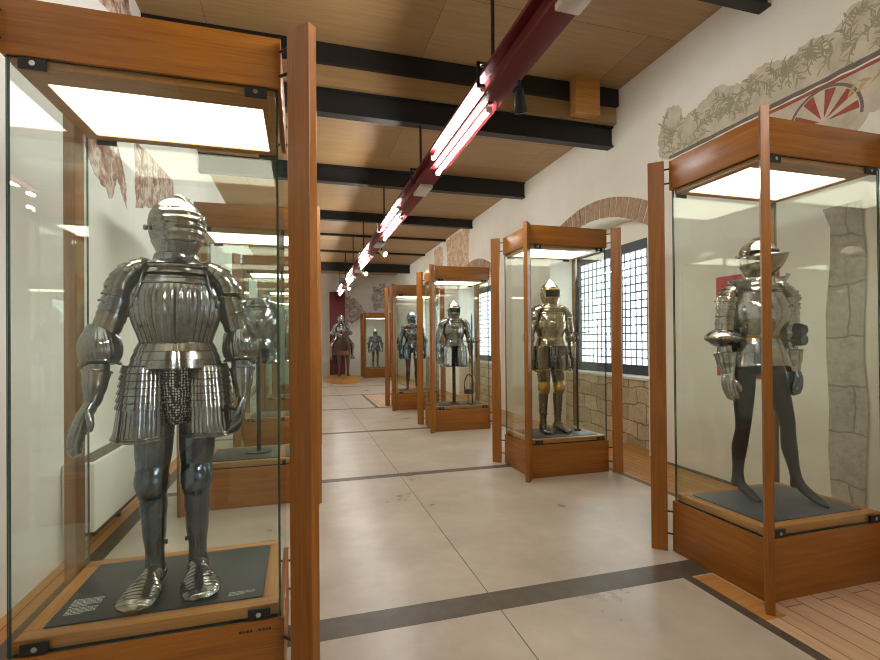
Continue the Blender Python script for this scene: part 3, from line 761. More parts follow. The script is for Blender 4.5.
# stands with weapons
def sword(loc, label, h, foot_h, mt):
    t = thing('sword_stand', label, 'sword', loc)
    b = B(); b.cyl((0, 0, 0), (0, 0, .02), .045, 20); b.build('stand_foot', 'black', t)
    b = B(); b.cyl((0, 0, .02), (0, 0, foot_h), .014, 12); b.build('stand_pole', 'black', t)
    z = foot_h
    b = B(); b.rings([[(-.022, 0, z), (0, -.005, z), (.022, 0, z), (0, .005, z)], [(-.016, 0, h-.08), (0, -.004, h-.08), (.016, 0, h-.08), (0, .004, h-.08)], [(-.001, 0, h), (0, -.001, h), (.001, 0, h), (0, .001, h)]])
    b.build('blade', mt, t, smooth=False)
    b = B(); tube(b, [(-.19, 0, z+.01), (-.1, 0, z-.005), (0, 0, z), (.1, 0, z-.005), (.19, 0, z+.01)], [.010, .008, .011, .008, .010], n=10, m=20, ref=(0, 1, 0)); b.build('cross_guard', mt, t)
    return t
sword((3.46, 5.58, Z0), 'longsword on a thin black pole standing beside the straw coloured armour', 2.02, 1.28, 'steel_dark')
sword((3.06, 8.52, Z0), 'dark longsword upright on a black pole in front of the blue grey half armour', 1.72, 1.18, 'steel_dark')
t = thing('stirrup', 'brown stirrup standing low beside the upright sword on its pole', 'stirrup', (3.03, 8.62, Z0))
b = B(); b.cyl((0, .05, 0), (0, .05, .26), .007, 8); b.cyl((0, .05, 0), (0, .05, .01), .035, 16); b.build('peg', 'black', t)
b = B(); tube(b, [(-.075, 0, .27), (-.09, 0, .36), (-.055, 0, .50), (0, 0, .55), (.055, 0, .50), (.09, 0, .36), (.075, 0, .27)], [.010]*7, n=10, m=40, ref=(0, 1, 0)); b.build('hoop', 'steel_etch', t)
b = B(); b.box(-.085, .085, -.045, .06, .19, .27, c=.012); b.build('tread', 'brown_hose', t)

# ------------------------------------------------------------------ horse with rider at the far end
def skin(name, verts, edges, radii, mt, parent, root=0, sub=2):
    me = bpy.data.meshes.new(name); me.from_pydata(verts, edges, []); o = bpy.data.objects.new(name, me); COL.objects.link(o)
    o.modifiers.new('skin', 'SKIN').use_smooth_shade = True
    for i, r in enumerate(radii): me.skin_vertices[0].data[i].radius = r if isinstance(r, tuple) else (r, r)
    me.skin_vertices[0].data[root].use_root = True
    su = o.modifiers.new('sub', 'SUBSURF'); su.levels = sub
    bpy.context.view_layer.update()
    m2 = bpy.data.meshes.new_from_object(o.evaluated_get(bpy.context.evaluated_depsgraph_get())); bpy.data.objects.remove(o)
    m2.name = name; m2.materials.clear(); m2.materials.append(M[mt]); m2.shade_smooth()
    o = bpy.data.objects.new(name, m2); COL.objects.link(o)
    if parent: o.parent = parent
    return o
M['horse'] = plain('dark brown horse figure', (82, 58, 46), .6, nz=.3, scale=6)
M['caparison'] = plain('brown red horse bard leather', (126, 70, 60), .6, nz=.4, scale=10)
HZ = .2
HS = 1.15
hr = thing('horse_figure', 'dark brown horse figure standing on the round wooden platform at the far end', 'horse', (1.62, 20.6, HZ), rad(4), sc=HS)
hv = [(0, .75, 1.12), (0, .3, 1.10), (0, -.25, 1.08), (0, -.55, 1.14), (0, -.80, 1.40), (0, -.95, 1.62), (0, -1.10, 1.58), (0, -1.28, 1.34), (0, -1.36, 1.22)]
he = [(i, i+1) for i in range(8)]; hrr = [.22, .27, .27, .24, (.13, .19), (.10, .15), (.10, .12), (.075, .085), (.055, .06)]
for sx in (-1, 1):
    for ys, ch in ((2, [(.15, -.42, .86, .10), (.16, -.45, .56, .062), (.16, -.44, .50, .06), (.16, -.45, .22, .038), (.16, -.47, .12, .045), (.16, -.51, .04, .06)]),
                   (0, [(.16, .74, .86, .13), (.17, .66, .62, .075), (.17, .84, .46, .05), (.17, .80, .22, .036), (.17, .78, .12, .045), (.17, .74, .04, .06)])):
        pv = ys if ys == 0 else 3
        for x, y, z, r in ch:
            hv.append((sx*x, y, z)); hrr.append(r); he.append((pv, len(hv)-1)); pv = len(hv)-1
skin('body', hv, he, hrr, 'horse', hr, 1)
b = B()
for s in (-1, 1): b.cyl((s*.06, -1.06, 1.66), (s*.075, -1.05, 1.80), .032, 10, r2=.004)
b.each('ear', 'horse', hr)
b = B(); tube(b, [(0, -.86, 1.66), (0, -.72, 1.56), (0, -.6, 1.40)], [(.02, .05)]*3, n=8, m=10); b.build('mane', 'void', hr)
b = B(); tube(b, [(0, .93, 1.15), (0, 1.05, 1.02), (0, 1.06, .62), (0, 1.02, .35)], [.05, .06, .07, .02], n=10, m=12); b.build('tail', 'void', hr)
b = B(); stack(b, [(.80, .30, .66, 1.0), (1.0, .31, .70, 1.0), (1.2, .285, .66, .95), (1.34, .16, .45, .75)], n=48); b.build('caparison', 'caparison', hr)
b = B(); stack(b, [(1.32, .17, .22, .3), (1.40, .16, .2, .28), (1.46, .10, .12, .24)], n=24); b.build('saddle', 'leather', hr)
rd = thing('rider_armour', 'grey armour seated on the horse figure at the far end', 'armour', (1.62, 20.62, HZ+.42*HS), rad(4), sc=HS)
helmet(rd, 'bellows', 'steel_grey', 'steel_grey', 0); gorget(rd, 'steel_grey', 'steel_grey'); torso(rd, 'plain', 'steel_grey', 'steel_grey'); fauld(rd, 'steel_grey', 'steel_grey', 1.03, .2)
arm(rd, -1, 'steel_grey', 'steel_grey', (-.32, .0, 1.17), (-.27, -.24, 1.12), (-.2, -.38, 1.12), 'mitten', 'round')
arm(rd, 1, 'steel_grey', 'steel_grey', (.32, .0, 1.17), (.27, -.24, 1.12), (.2, -.38, 1.12), 'mitten', 'round')
for s in (-1, 1): leg(rd, s, 'steel_grey', 'steel_grey', (s*.36, -.22, .72), (s*.37, -.10, .34), (s*.40, -.36, 0), hip=(s*.18, 0, 1.02), toew=.05)
for c in rd.children:
    if c.name.split('.')[0] == 'sabaton': c.location.z = .225
b = B(); b.cyl((0, 0, 0), (0, 0, HZ), 1.0, 64); b.v = [(x*.72, y*1.5, z) for x, y, z in b.v]
pf = b.build('round_platform', 'platform', None, (1.66, 20.75, 0)); tag(pf, 'low rounded wooden platform under the horse figure at the far end', 'platform')
# ------------------------------------------------------------------ display cases
CW, CD, CH = 1.05, .79, 3.0
def display_case(name, label, x0, y0, panelmat='deckpanel', labels=(), pa=.05, pb=.168):
    t = thing('display_case', label, 'display case', (x0, y0, 0), 0, 'wooden display cases in two rows')
    W, D = CW, CD
    b = B()
    for a in ((0, W, 0, .022), (0, W, D-.022, D)): b.box(a[0], a[1], a[2], a[3], 0, .387, 0, .003)
    b.each('plinth_board', 'wood_x', t)
    b = B()
    for a in ((0, .022), (W-.022, W)): b.box(a[0], a[1], .0225, D-.0225, 0, .387, 0, .003)
    b.each('plinth_board', 'wood_y', t)
    b = B(); b.box(.03, W-.03, .03, D-.03, .34, .40); b.build('plinth_groove_shade', 'black', t)  # black block paints the shade of the groove under the floor frame
    # floor frame of the showcase
    b = B(); f = .098
    b.box(.026, W-.026, .026, f, .396, .446, 0, .003); b.box(.026, W-.026, D-f, D-.026, .396, .446, 0, .003)
    b.each('floor_frame', 'frame_x', t)
    b = B(); b.box(.026, f, f+.0005, D-f-.0005, .396, .446, 0, .003); b.box(W-f, W-.026, f+.0005, D-f-.0005, .396, .446, 0, .003); b.each('floor_frame', 'frame_y', t)
    b = B(); b.box(f, W-f, f, D-f, .41, .4515, 0, .001)
    for (cx, cy, lw, rows, rh) in labels:                            # tiny text blocks printed on the panel
        rr = random.Random(int(cx*1000))
        for i in range(rows):
            x = cx; y = cy-i*rh; end = cx+lw*(1 if i < rows-1 else .6)
            while x < end:
                w = rr.uniform(.004, .013); b.box(x, min(x+w, end), y, y+rh*.42, .4512, .4519, 1); x += w+.0035
    pn = b.build('floor_panel', [panelmat, 'white'], t)
    # header with lit ceiling
    b = B(); b.box(0, W, 0, .024, 2.772, 3.0, 0, .003); b.box(0, W, D-.024, D, 2.772, 3.0, 0, .003); b.each('header', 'wood_x', t)
    b = B(); b.box(0, .024, .0245, D-.0245, 2.772, 3.0, 0, .003); b.box(W-.024, W, .0245, D-.0245, 2.772, 3.0, 0, .003); b.each('header', 'wood_y', t)
    b = B(); b.box(.02, W-.02, .02, D-.02, 2.955, 2.975); b.build('header_lid', 'wood_y', t)
    def frame(x0, x1, y0, y1, bx, by, z0, z1):
        lp = lambda z, i: [(x0+i*bx, y0+i*by, z), (x1-i*bx, y0+i*by, z), (x1-i*bx, y1-i*by, z), (x0+i*bx, y1-i*by, z)]
        vs = lp(z0, 0)+lp(z1, 0)+lp(z1, 1)+lp(z0, 1); fs = []
        for a_ in range(4):
            for k in range(4): fs.append((a_*4+k, a_*4+(k+1) % 4, ((a_+1) % 4)*4+(k+1) % 4, ((a_+1) % 4)*4+k))
        b.add(vs, fs)
    b = B(); frame(.028, W-.028, .028, D-.028, .027, .027, 2.742, 2.7715); b.build('light_frame', 'frame_x', t, smooth=False)
    o4 = [(.0555, .0555), (W-.0555, .0555), (W-.0555, D-.0555), (.0555, D-.0555)]; i4 = [(.09, .165), (W-.09, .165), (W-.09, D-.092), (.09, D-.092)]
    vs = [(*p_, z) for L_, z in ((o4, 2.742), (o4, 2.765), (i4, 2.765), (i4, 2.742)) for p_ in L_]; b = B()
    b.add(vs, [(a_*4+k, a_*4+(k+1) % 4, ((a_+1) % 4)*4+(k+1) % 4, ((a_+1) % 4)*4+k) for a_ in range(4) for k in range(4)]); b.build('light_rebate', 'frame_x', t, smooth=False)
    b = B(); b.box(.0905, W-.0905, .1655, D-.0925, 2.749, 2.762); b.m = [1, 0, 0, 0, 0, 0]
    b.build('light_panel', ['fixture', 'panel'], t, smooth=False)
    # glass
    g = .014; th = .010; z0, z1 = .388, 2.7715
    for nm, (a, c, d, e) in (('f', (g, W-g, g, g+th)), ('k', (g, W-g, D-g-th, D-g)), ('l', (g, g+th, g+th+.001, D-g-th-.001)), ('r', (W-g-th, W-g, g+th+.001, D-g-th-.001))):
        b = B(); b.box(a, c, d, e, z0, z1)
        long_x = (c-a) > (e-d)
        # narrow end faces get the green cut edge
        for i, fc in enumerate(b.f):
            ps = [V(b.v[k]) for k in fc]; n = (ps[1]-ps[0]).cross(ps[2]-ps[1])
            if abs(n.z) > max(abs(n.x), abs(n.y)) or (abs(n.x) > abs(n.y)) == long_x: b.m[i] = 1
        b.build('glass_pane', ['glass', 'glassedge'], t, smooth=False)
    # four diagonal corner posts
    for cx, cy, dx, dy in ((0, 0, -1, -1), (W, 0, 1, -1), (0, D, -1, 1), (W, D, 1, 1)):
        u = V((dx, dy, 0)).normalized(); n = V((-u.y, u.x, 0)); p0 = V((cx, cy, 0))+u*pa; p1 = V((cx, cy, 0))+u*pb; h = .0235
        b = B(); ring = lambda z, e=0: [tuple(p0-n*h+V((0, 0, z))), tuple(p1-n*h+V((0, 0, z))), tuple(p1+n*h+V((0, 0, z))), tuple(p0+n*h+V((0, 0, z)))]
        b.rings([ring(0), ring(CH+.004)]); po = b.build('corner_post', 'wood_z', t, smooth=False)
        bv = po.modifiers.new('soft edge', 'BEVEL'); bv.width = .003; bv.segments = 2; bv.limit_method = 'ANGLE'
        b = B()
        for z in (.13, .30, 2.83, 2.94): b.cyl(tuple(V((cx, cy, z))-u*.012), tuple(p0+V((0, 0, z))+u*.004), .007, 8)
        b.each('post_connector', 'black', po)
    # clamps
    for z0, z1 in ((.395, .438), (2.722, 2.766)):
        for sx in (0, 1):
            for sy in (0, 1):
                ux = 1 if sx == 0 else -1; uy = 1 if sy == 0 else -1; ox = .004 if sx == 0 else W-.004; oy = .004 if sy == 0 else D-.004
                px_ = .055; P = [(ox+ux*p_, oy+uy*q_) for p_, q_ in ((px_, 0), (px_+.095, 0), (px_+.095, .0095), (px_, .0095))]
                b = B(); b.rings([[(p_, q_, z) for p_, q_ in P] for z in (z0, z1)]); cl = b.build('corner_clamp', 'black', t, smooth=False)
                b = B(); xx = ox+ux*(px_+.05); b.cyl((xx, oy, (z0+z1)/2), (xx, oy-uy*.007, (z0+z1)/2), .011, 14); b.build('clamp_screw', 'screw', cl)
    return t
cL = display_case('d', 'wooden display case holding the fluted armour with the ridged visor', -1.13, 2.30, 'deckpanel', ((.135, .225, .115, 5, .0125), (.13, .305, .12, 6, .0125), (.80, .165, .115, 3, .0125)), .062, .192)
# faint engraved line on its front board
b = B(); x = .86
for w in (.012, .008, .014, .01, 0, .012, .012, .008, .01):
    if w: b.box(x, x+w, -.0006, .0005, .345, .356)
    x += w+.004 if w else .02
b.build('engraved_line', 'ink', cL, smooth=False)
proto = display_case('d', 'wooden display case holding the headless half armour', -.99, 5.16, 'deckpanel')
def case_copy(label, x0, y0, blue=False):
    c = copy_tree(proto); c.location = (x0, y0, 0); c['label'] = label; return c
case_copy('wooden display case directly behind the one with the headless half armour', -.87, 8.10)
case_copy('second wooden display case behind the headless half armour', -.75, 11.10)
case_copy('third and last wooden display case behind the headless half armour', -.63, 14.05)
cR = display_case('d', 'wooden display case holding the armour on charcoal cloth legs', 2.735, 2.30, 'deckblue', (), .034, .150)
case_copy('wooden display case holding the straw coloured armour in front of a window', 2.60, 5.19)
case_copy('wooden display case holding the blue grey half armour and a stirrup', 2.33, 8.42)
case_copy('wooden display case holding the dark steel armour on brown legs', 2.19, 11.40)
case_copy('wooden display case standing against the far end wall', 2.86, 22.38)

# ------------------------------------------------------------------ room shell
XL, XR, YB, YE, ZC, ZH = -1.72, 4.60, -4.6, 24.2, 5.0, 5.385
YS = 6.30
def sbox(name, mat, x0, x1, y0, y1, z0, z1, c=0):
    b = B(); b.box(x0, x1, y0, y1, z0, z1, 0, c); return struct(b.build(name, mat, None, smooth=False))
XG = -1.44
sbox('floor', 'concrete', XG, 3.70, 2.93, YE, -.1, 0)
sbox('floor_concrete_near', 'concrete', XG, 2.49, YB, 2.72, -.1, 0)
sbox('trim_1', 'darkstone', XG, 3.70, 2.7205, 2.9295, -.1, .001)
for i, y in enumerate((5.84, 8.88, 12.03, 15.2, 18.2)): sbox('trim_%d' % (i+2), 'darkstone', XG, 3.70, y-.065, y+.065, -.05, .0012)
sbox('trim_8', 'darkstone', 2.4905, 2.5595, YB, 2.72, -.1, .001)
sbox('trim_9', 'darkstone', 3.7005, 3.78, 2.9295, YE, -.1, .001)
sbox('trim_10', 'darkstone', XG-.13, XG-.0005, YB, YE, -.1, .001)
sbox('trim_11', 'bandgrey', 1.145, 1.151, YB, YE, -.05, .0013)
sbox('floor_boards_near', 'parquet', 2.56, XR, YB, 2.72, -.1, 0)
sbox('floor_boards_right', 'parquet_warm', 3.7805, 5.2, 2.93, YE, -.1, 0)
sbox('floor_boards_link', 'parquet_warm', 3.7805, XR, 2.7205, 2.9295, -.1, 0)
sbox('floor_boards_left', 'parquet_warm', XL, XG-.1305, YB, YE, -.1, 0)
sbox('floor_boards_far', 'parquet', 1.86, 3.70, 12.2, 15.0, -.05, .002)
sbox('trim_12', 'darkstone', 1.78, 1.8595, 12.1, 15.13, -.05, .003)
sbox('trim_13', 'platform', 2.5605, 2.715, 2.17, 2.70, -.02, .003)
sbox('ceiling', 'ceiling_panel', XL, XR, 6.4005, YE, ZC, ZC+.15)
sbox('ceiling_near', 'ceiling_panel', XL, XR, YB, 6.40, ZH, ZH+.15)
sbox('ceiling_step', 'ceiling_panel', XL, XR, 6.265, 6.40, 4.89, ZH-.001)
sbox('wall_left', 'plaster_left', XL-.2, XL, YB, YE, -.1, ZH+.1)
sbox('wall_far', 'plaster_left', XL, XR+.7, YE, YE+.2, -.1, ZH)
sbox('wall_back', 'plaster', XL, XR+.7, YB-.2, YB, -.1, ZH+.1)
# right wall with arched window niches
NICHE = [(6.98, 1.36), (12.6, 1.36), (17.6, 1.36), (-2.95, 1.36)]  # the niche behind the camera is unseen, added for daylight in the foreground
NICHE.sort()
XO = 5.32
def arch_z(u, hw, zs=3.22, rise=.36): return zs+rise*(1-(u/hw)**2)
def wall_right():
    b = B(); edges = [YB]; ZT = ZH+.1
    for c, hw in NICHE: edges += [c-hw, c+hw]
    edges.append(YE)
    for i in range(0, len(edges), 2): b.box(XR, XO, edges[i], edges[i+1], -.1, ZT)
    for c, hw in NICHE:
        n = 16
        for k in range(n):
            u0, u1 = lerp(-hw, hw, k/n), lerp(-hw, hw, (k+1)/n); z0, z1 = arch_z(u0, hw), arch_z(u1, hw)
            vs = [(x, y, z) for x in (XR, XO) for (y, z) in ((c+u0, z0), (c+u1, z1), (c+u1, ZT), (c+u0, ZT))]
            b.add(vs, [(0, 1, 2, 3), (7, 6, 5, 4), (0, 4, 5, 1), (2, 6, 7, 3)])
    return struct(b.build('wall_right', 'plaster', None, smooth=False))
wall_right()
for i, (c, hw) in enumerate(NICHE):
    # stone breast under the window, sill, window, brick arch
    sbox('wall_niche_stone', 'stone', 4.92, XO, c-hw+.001, c+hw-.001, -.1, 1.02)
    sbox('sill_%d' % (i+1), 'sill', 4.88, XO-.1, c-hw+.001, c+hw-.001, 1.021, 1.06)
    w = bpy.data.objects.new('window_%d' % (i+1), None); COL.objects.link(w); w.location = (5.20, c, 0); struct(w)
    zb, zt = 1.065, 3.22
    b = B(); f = .09; y0, y1 = -hw+.002, hw-.002
    b.box(-.03, .03, y0, y1, zb, zb+.16); b.box(-.03, .03, y0, y1, zt-.16, zt); b.box(-.03, .03, y0, y0+f, zb+.16, zt-.16); b.box(-.03, .03, y1-f, y1, zb+.16, zt-.16); b.box(-.035, .035, .02, .19, zb+.16, zt-.16)
    n = 16
    for k in range(n):                        # solid arched head above the transom
        u0, u1 = lerp(-hw, hw, k/n), lerp(-hw, hw, (k+1)/n)
        vs = [(x, y, z) for x in (-.03, .03) for (y, z) in ((u0, zt), (u1, zt), (u1, arch_z(u1, hw)-.002), (u0, arch_z(u0, hw)-.002))]
        b.add(vs, [(0, 1, 2, 3), (7, 6, 5, 4), (0, 4, 5, 1), (2, 6, 7, 3)], 1)
    struct(b.build('window_frame', ['winframe', 'plaster'], w, smooth=False))
    b = B()
    ny = int(2*hw/.135); nz_ = 16
    for k in range(1, ny): y = lerp(y0, y1, k/ny); b.box(.055, .069, y-.013, y+.013, zb, zt)
    for k in range(1, nz_): z = lerp(zb, zt, k/nz_); b.box(.069, .083, y0, y1, z-.013, z+.013)
    struct(b.build('grille', 'grille', w, smooth=False))
    b = B(); b.box(-.004, .004, y0+f, y1-f, zb+.16, zt-.16); struct(b.build('window_pane', ['glass'], w, smooth=False))
    lt = bpy.data.lights.new('window_portal', 'AREA'); lt.shape = 'RECTANGLE'; lt.size = 2*hw; lt.size_y = 2.2; lt.cycles.is_portal = True
    lo = bpy.data.objects.new('window_portal', lt); COL.objects.link(lo); lo.location = (5.31, c, 2.15); lo.rotation_euler = (0, rad(90), 0)
    # brick arch
    if c > 0:
        ar = B(); nb = 22
        for k in range(nb):
            u0, u1 = lerp(-hw-.05, hw+.05, (k+.09)/nb), lerp(-hw-.05, hw+.05, (k+.91)/nb); hb = .30
            def pt(u, h):
                z = arch_z(u, hw); sl = -2*.36*u/hw**2; nn = V((0, -sl, 1)).normalized(); return (c+u+nn.y*h, z+nn.z*h)
            q = [pt(u0, 0), pt(u1, 0), pt(u1, hb), pt(u0, hb)]
            dx = random.uniform(.0, .012)
            vs = [(x, y, z) for x in (XR-.006-dx, XR+.05) for y, z in q]
            ar.add(vs, [(0, 1, 2, 3), (7, 6, 5, 4), (0, 4, 5, 1), (1, 5, 6, 2), (2, 6, 7, 3), (3, 7, 4, 0)])
        struct(ar.build('window_arch', 'brick', None, smooth=False))
# bare stone in the plaster beside the nearest right case
b = B(); rr = random.Random(3)
zs = [.18, .6, 1.0, 1.45, 1.85, 2.3, 2.62, 2.80]
prof = []
for z in zs: prof.append((3.24+rr.uniform(-.04, .04), z))
b.add([(XR-.018, y, z) for y, z in prof]+[(XR-.018, 2.93+.02*math.sin(z*5), z) for z in zs]+[(XR+.02, y, z) for y, z in prof]+[(XR+.02, 2.93+.02*math.sin(z*5), z) for z in zs],
      [(i, i+1, i+9, i+8) for i in range(7)]+[(i, i+16, i+17, i+1) for i in range(7)]+[(0, 8, 24, 16), (7, 15, 31, 23)])
struct(b.build('wall_stone_patch', 'stone_grey', None, smooth=False))
sbox('baseboard_right', 'bandgrey', XR-.012, XR-.001, 3.3, 5.6, 0, .03)
# beams
def ibeam(yf, zb, zt, w=.16, x0=XL, x1=XR-.001):
    """I section whose front flange edge stands at yf"""
    b = B(); c = yf+w/2; t = .024
    P = [(yf, zb), (yf+w, zb), (yf+w, zb+t), (c+.03, zb+t), (c+.03, zt-t), (yf+w, zt-t), (yf+w, zt), (yf, zt), (yf, zt-t), (c-.03, zt-t), (c-.03, zb+t), (yf, zb+t)]
    b.rings([[(x, y, z) for y, z in P] for x in (x0, x1)]); return struct(b.build('ceiling_beam', 'black_beam', None, smooth=False))
ibeam(3.75, 5.0, ZH-.002, .14); ibeam(6.20, 5.135, ZH-.002, .064)
ibeam(6.335, 4.571, 4.888, .15); ibeam(9.36, 4.676, ZC-.002); ibeam(12.63, 4.775, ZC-.002)
for y in (15.25, 18.0): ibeam(y, 4.93, ZC-.002, .07)
ibeam(20.68, 4.64, ZC-.002)
bl = B(); bl.box(3.76, 4.15, 6.02, 6.195, 4.87, ZH-.001, 0, .004); struct(bl.build('trim_14', 'platform', None))

# ------------------------------------------------------------------ wall paintings
def ragged(pts, seed, amp=.035, n=7):
    rr = random.Random(seed); out = []
    for i in range(len(pts)):
        a, c = pts[i], pts[(i+1) % len(pts)]
        for k in range(n):
            t = k/n; out.append((lerp(a[0], c[0], t)+rr.uniform(-amp, amp), lerp(a[1], c[1], t)+rr.uniform(-amp, amp)))
    return out
def patch(name, pts, mt, plane, parent=None, th=.004, seed=1, amp=.035):
    P = ragged(pts, seed, amp) if amp else pts
    ax, v, sg = plane
    f = (lambda q, d: (v+sg*d, q[0], q[1])) if ax == 'x' else (lambda q, d: (q[0], v+sg*d, q[1]))
    b = B(); n = len(P)
    b.add([f(q, th) for q in P], [tuple(range(n))]); b.add([f(q, th) for q in P]+[f(q, -.003) for q in P], [(i, (i+1) % n, n+(i+1) % n, n+i) for i in range(n)])
    return b.build(name, mt, parent, smooth=False)
PR = ('x', XR, -1)
fr_ = thing('wall_painting', 'faded olive foliage wall painting with a red wheel under two bands', 'wall painting', (0, 0, 0))
top = [(5.36, 4.06), (5.38, 4.34), (5.24, 4.62), (5.02, 4.60), (4.93, 4.38), (4.66, 4.44), (4.42, 4.52), (4.12, 4.40), (3.86, 4.46), (3.58, 4.36), (3.40, 4.42), (3.16, 4.36), (3.02, 4.50), (2.8, 4.46), (2.4, 4.55), (1.9, 4.5)]
patch('foliage_ground', top+[(1.9, 3.96), (3.6, 3.97), (5.2, 3.97)], 'fresco', PR, fr_, .003, 5, .02)
patch('medallion_ground', [(3.98, 3.92), (3.9, 3.72), (3.6, 3.6), (3.5, 3.3), (3.1, 3.25), (2.9, 3.5), (2.65, 3.55), (2.2, 3.7), (1.9, 3.92)], 'fresco', PR, fr_, .003, 6, .02)
def strip(name, z0, z1, mt, y0=1.9, y1=5.18):
    n = 30; rr = random.Random(int(z0*1000)); b = B()
    lo = [(lerp(y0, y1, k/n), z0+rr.uniform(-.006, .006)) for k in range(n+1)]; hi = [(lerp(y0, y1, k/n), z1+rr.uniform(-.006, .006)) for k in range(n+1)]
    b.add([(XR-.005, *p) for p in lo]+[(XR-.005, *p) for p in hi], [(k, k+1, n+2+k, n+1+k) for k in range(n)]); b.build(name, mt, fr_, smooth=False)
strip('dark_band', 3.955, 4.00, 'bandgrey'); strip('red_band', 3.905, 3.938, 'bandred')
b = B(); rr = random.Random(11)
def leaf(y, z, an, l, w):
    c, s_ = math.cos(an), math.sin(an); P = [(0, 0), (.3, .5), (.65, .42), (1, 0), (.65, -.42), (.3, -.5)]
    d = XR-.0045-rr.uniform(0, .0012)
    b.add([(d, y+c*p*l-s_*q*w, z+s_*p*l+c*q*w) for p, q in P], [tuple(range(6))])
def zmax(y):
    for i in range(len(top)-1, 0, -1):
        a, c = top[i], top[i-1]
        if a[0] <= y <= c[0]: return lerp(a[1], c[1], (y-a[0])/max(.001, c[0]-a[0]))
    return 4.4
for k in range(34):                            # curling stems with paired leaves
    y = 5.30-k*.1+rr.uniform(-.05, .05); z = rr.uniform(4.03, 4.22); an = rr.uniform(.3, 2.8); cv = rr.uniform(-.28, .28)
    for j in range(18):
        y2, z2 = y+math.cos(an)*.028, z+math.sin(an)*.028
        if z2 > zmax(y2)-.03 or z2 < 4.02 or y2 > 5.34: an += 1.4; continue
        w = .006; nx, nz_ = -math.sin(an)*w, math.cos(an)*w
        b.add([(XR-.0045, y-nx, z-nz_), (XR-.0045, y2-nx, z2-nz_), (XR-.0045, y2+nx, z2+nz_), (XR-.0045, y+nx, z+nz_)], [(0, 1, 2, 3)])
        for s_ in (-1, 1):
            if rr.random() < .55: leaf(y2, z2, an+s_*rr.uniform(.4, 1.1), rr.uniform(.05, .11), rr.uniform(.012, .022))
        y, z = y2, z2; an += cv
b.build('leaves', 'leafpaint', fr_, smooth=False)
cy, cz, R_ = 3.26, 3.60, .30
for k, (a0, a1, mt) in enumerate(((12, 34, 'redpaint'), (54, 74, 'redpaint'), (94, 113, 'redpaint'), (133, 150, 'redpaint'), (166, 181, 'redpaint'))):
    b = B(); n = 5; P = [(XR-.0055, cy+.03*math.cos(rad((a0+a1)/2)), cz+.03*math.sin(rad((a0+a1)/2)))]+[(XR-.0055, cy+R_*math.cos(rad(lerp(a0, a1, i/n))), cz+R_*.95*math.sin(rad(lerp(a0, a1, i/n)))) for i in range(n+1)]
    b.add(P, [tuple(range(n+2))]); b.build('wheel_wedge', mt, fr_, smooth=False)
b = B(); n = 40
for k in range(n):
    a0, a1 = rad(lerp(-8, 190, k/n)), rad(lerp(-8, 190, (k+.97)/n)); r0, r1 = R_*1.03, R_*1.12
    b.add([(XR-.0055, cy+r*math.cos(a), cz+.95*r*math.sin(a)) for r, a in ((r0, a0), (r0, a1), (r1, a1), (r1, a0))], [(0, 1, 2, 3)])
b.build('wheel_rim', 'bandgrey', fr_, smooth=False)
b = B(); b2 = b
for k in range(14): leaf(rr.uniform(2.6, 3.0), rr.uniform(3.68, 3.86), rr.uniform(0, 6), .12, .03)
b.build('ochre_strokes', 'ochrepaint', fr_, smooth=False)
o = patch('wall_painting', [(13.0, 3.4), (12.95, 4.90), (14.6, 4.97), (15.2, 4.9), (15.0, 3.4)], 'frag_ochre', PR, None, .004, 8, .05); tag(o, 'broad ochre wall painting fragment under the ceiling on the window wall', 'wall painting')
o = patch('wall_painting', [(15.6, 3.4), (15.6, 4.85), (16.7, 4.9), (16.7, 3.4)], 'frag_ochre', PR, None, .004, 9, .05); tag(o, 'narrow ochre wall painting strip farther along the window wall', 'wall painting')
PLf = ('x', XL, 1)
o = patch('wall_painting', [(4.75, 3.2), (4.6, 3.62), (5.35, 3.72), (5.65, 3.35), (5.7, 3.02), (5.45, 3.25), (5.3, 2.98)], 'frag_red', PLf, None, .004, 12, .03); tag(o, 'brown red pointed wall painting remnant on the wall beside the fluted helmet', 'wall painting')
o = patch('wall_painting', [(6.0, 3.1), (5.95, 3.85), (7.6, 3.9), (7.7, 3.2), (7.2, 3.05), (6.8, 3.3)], 'frag_red', PLf, None, .004, 13, .03); tag(o, 'brown red blocky wall painting remnant seen just above the fluted helmet', 'wall painting')
o = patch('wall_painting', [(4.2, 4.85), (4.3, 5.4), (5.2, 5.4), (5.3, 5.1), (5.7, 5.4), (5.9, 5.0), (5.0, 4.7)], 'frag_red', PLf, None, .004, 14, .03); tag(o, 'brown wall painting remnant high under the ceiling above the fluted armour', 'wall painting')
PE = ('y', YE, -1)
o = patch('wall_painting', [(1.7, 2.6), (1.5, 3.5), (2.1, 3.9), (2.7, 3.7), (3.1, 3.1), (2.5, 2.6)], 'frag_grey', PE, None, .004, 15, .10); tag(o, 'grey wall painting remnant on the end wall above the horse figure', 'wall painting')
o = patch('wall_painting', [(3.5, 3.3), (3.4, 4.3), (4.0, 4.6), (4.5, 4.2), (4.55, 3.2)], 'frag_grey', PE, None, .004, 16, .12); tag(o, 'grey wall painting remnant on the end wall above the far case', 'wall painting')
# printed red notice on the right wall
ps = thing('wall_notice', 'red notice with pale grid lines behind the pointed visor armour', 'notice', (XR, 3.75, 1.56))
b = B(); b.box(-.022, 0, -.05, .70, -.35, .77)
for i in range(9): b.box(-.0235, -.0222, .52, .66, .54-i*.085, .595-i*.085)
b.box(-.0235, -.0222, .10, .62, .62, .64); b.box(-.0235, -.0222, .49, .505, -.3, .60)
for i in range(8): b.box(-.0235, -.0222, .02, .46, .50-i*.10, .508-i*.10)
b.m = [0]*6+[1]*(len(b.m)-6); b.build('board', ['posterred', 'white'], ps, smooth=False)

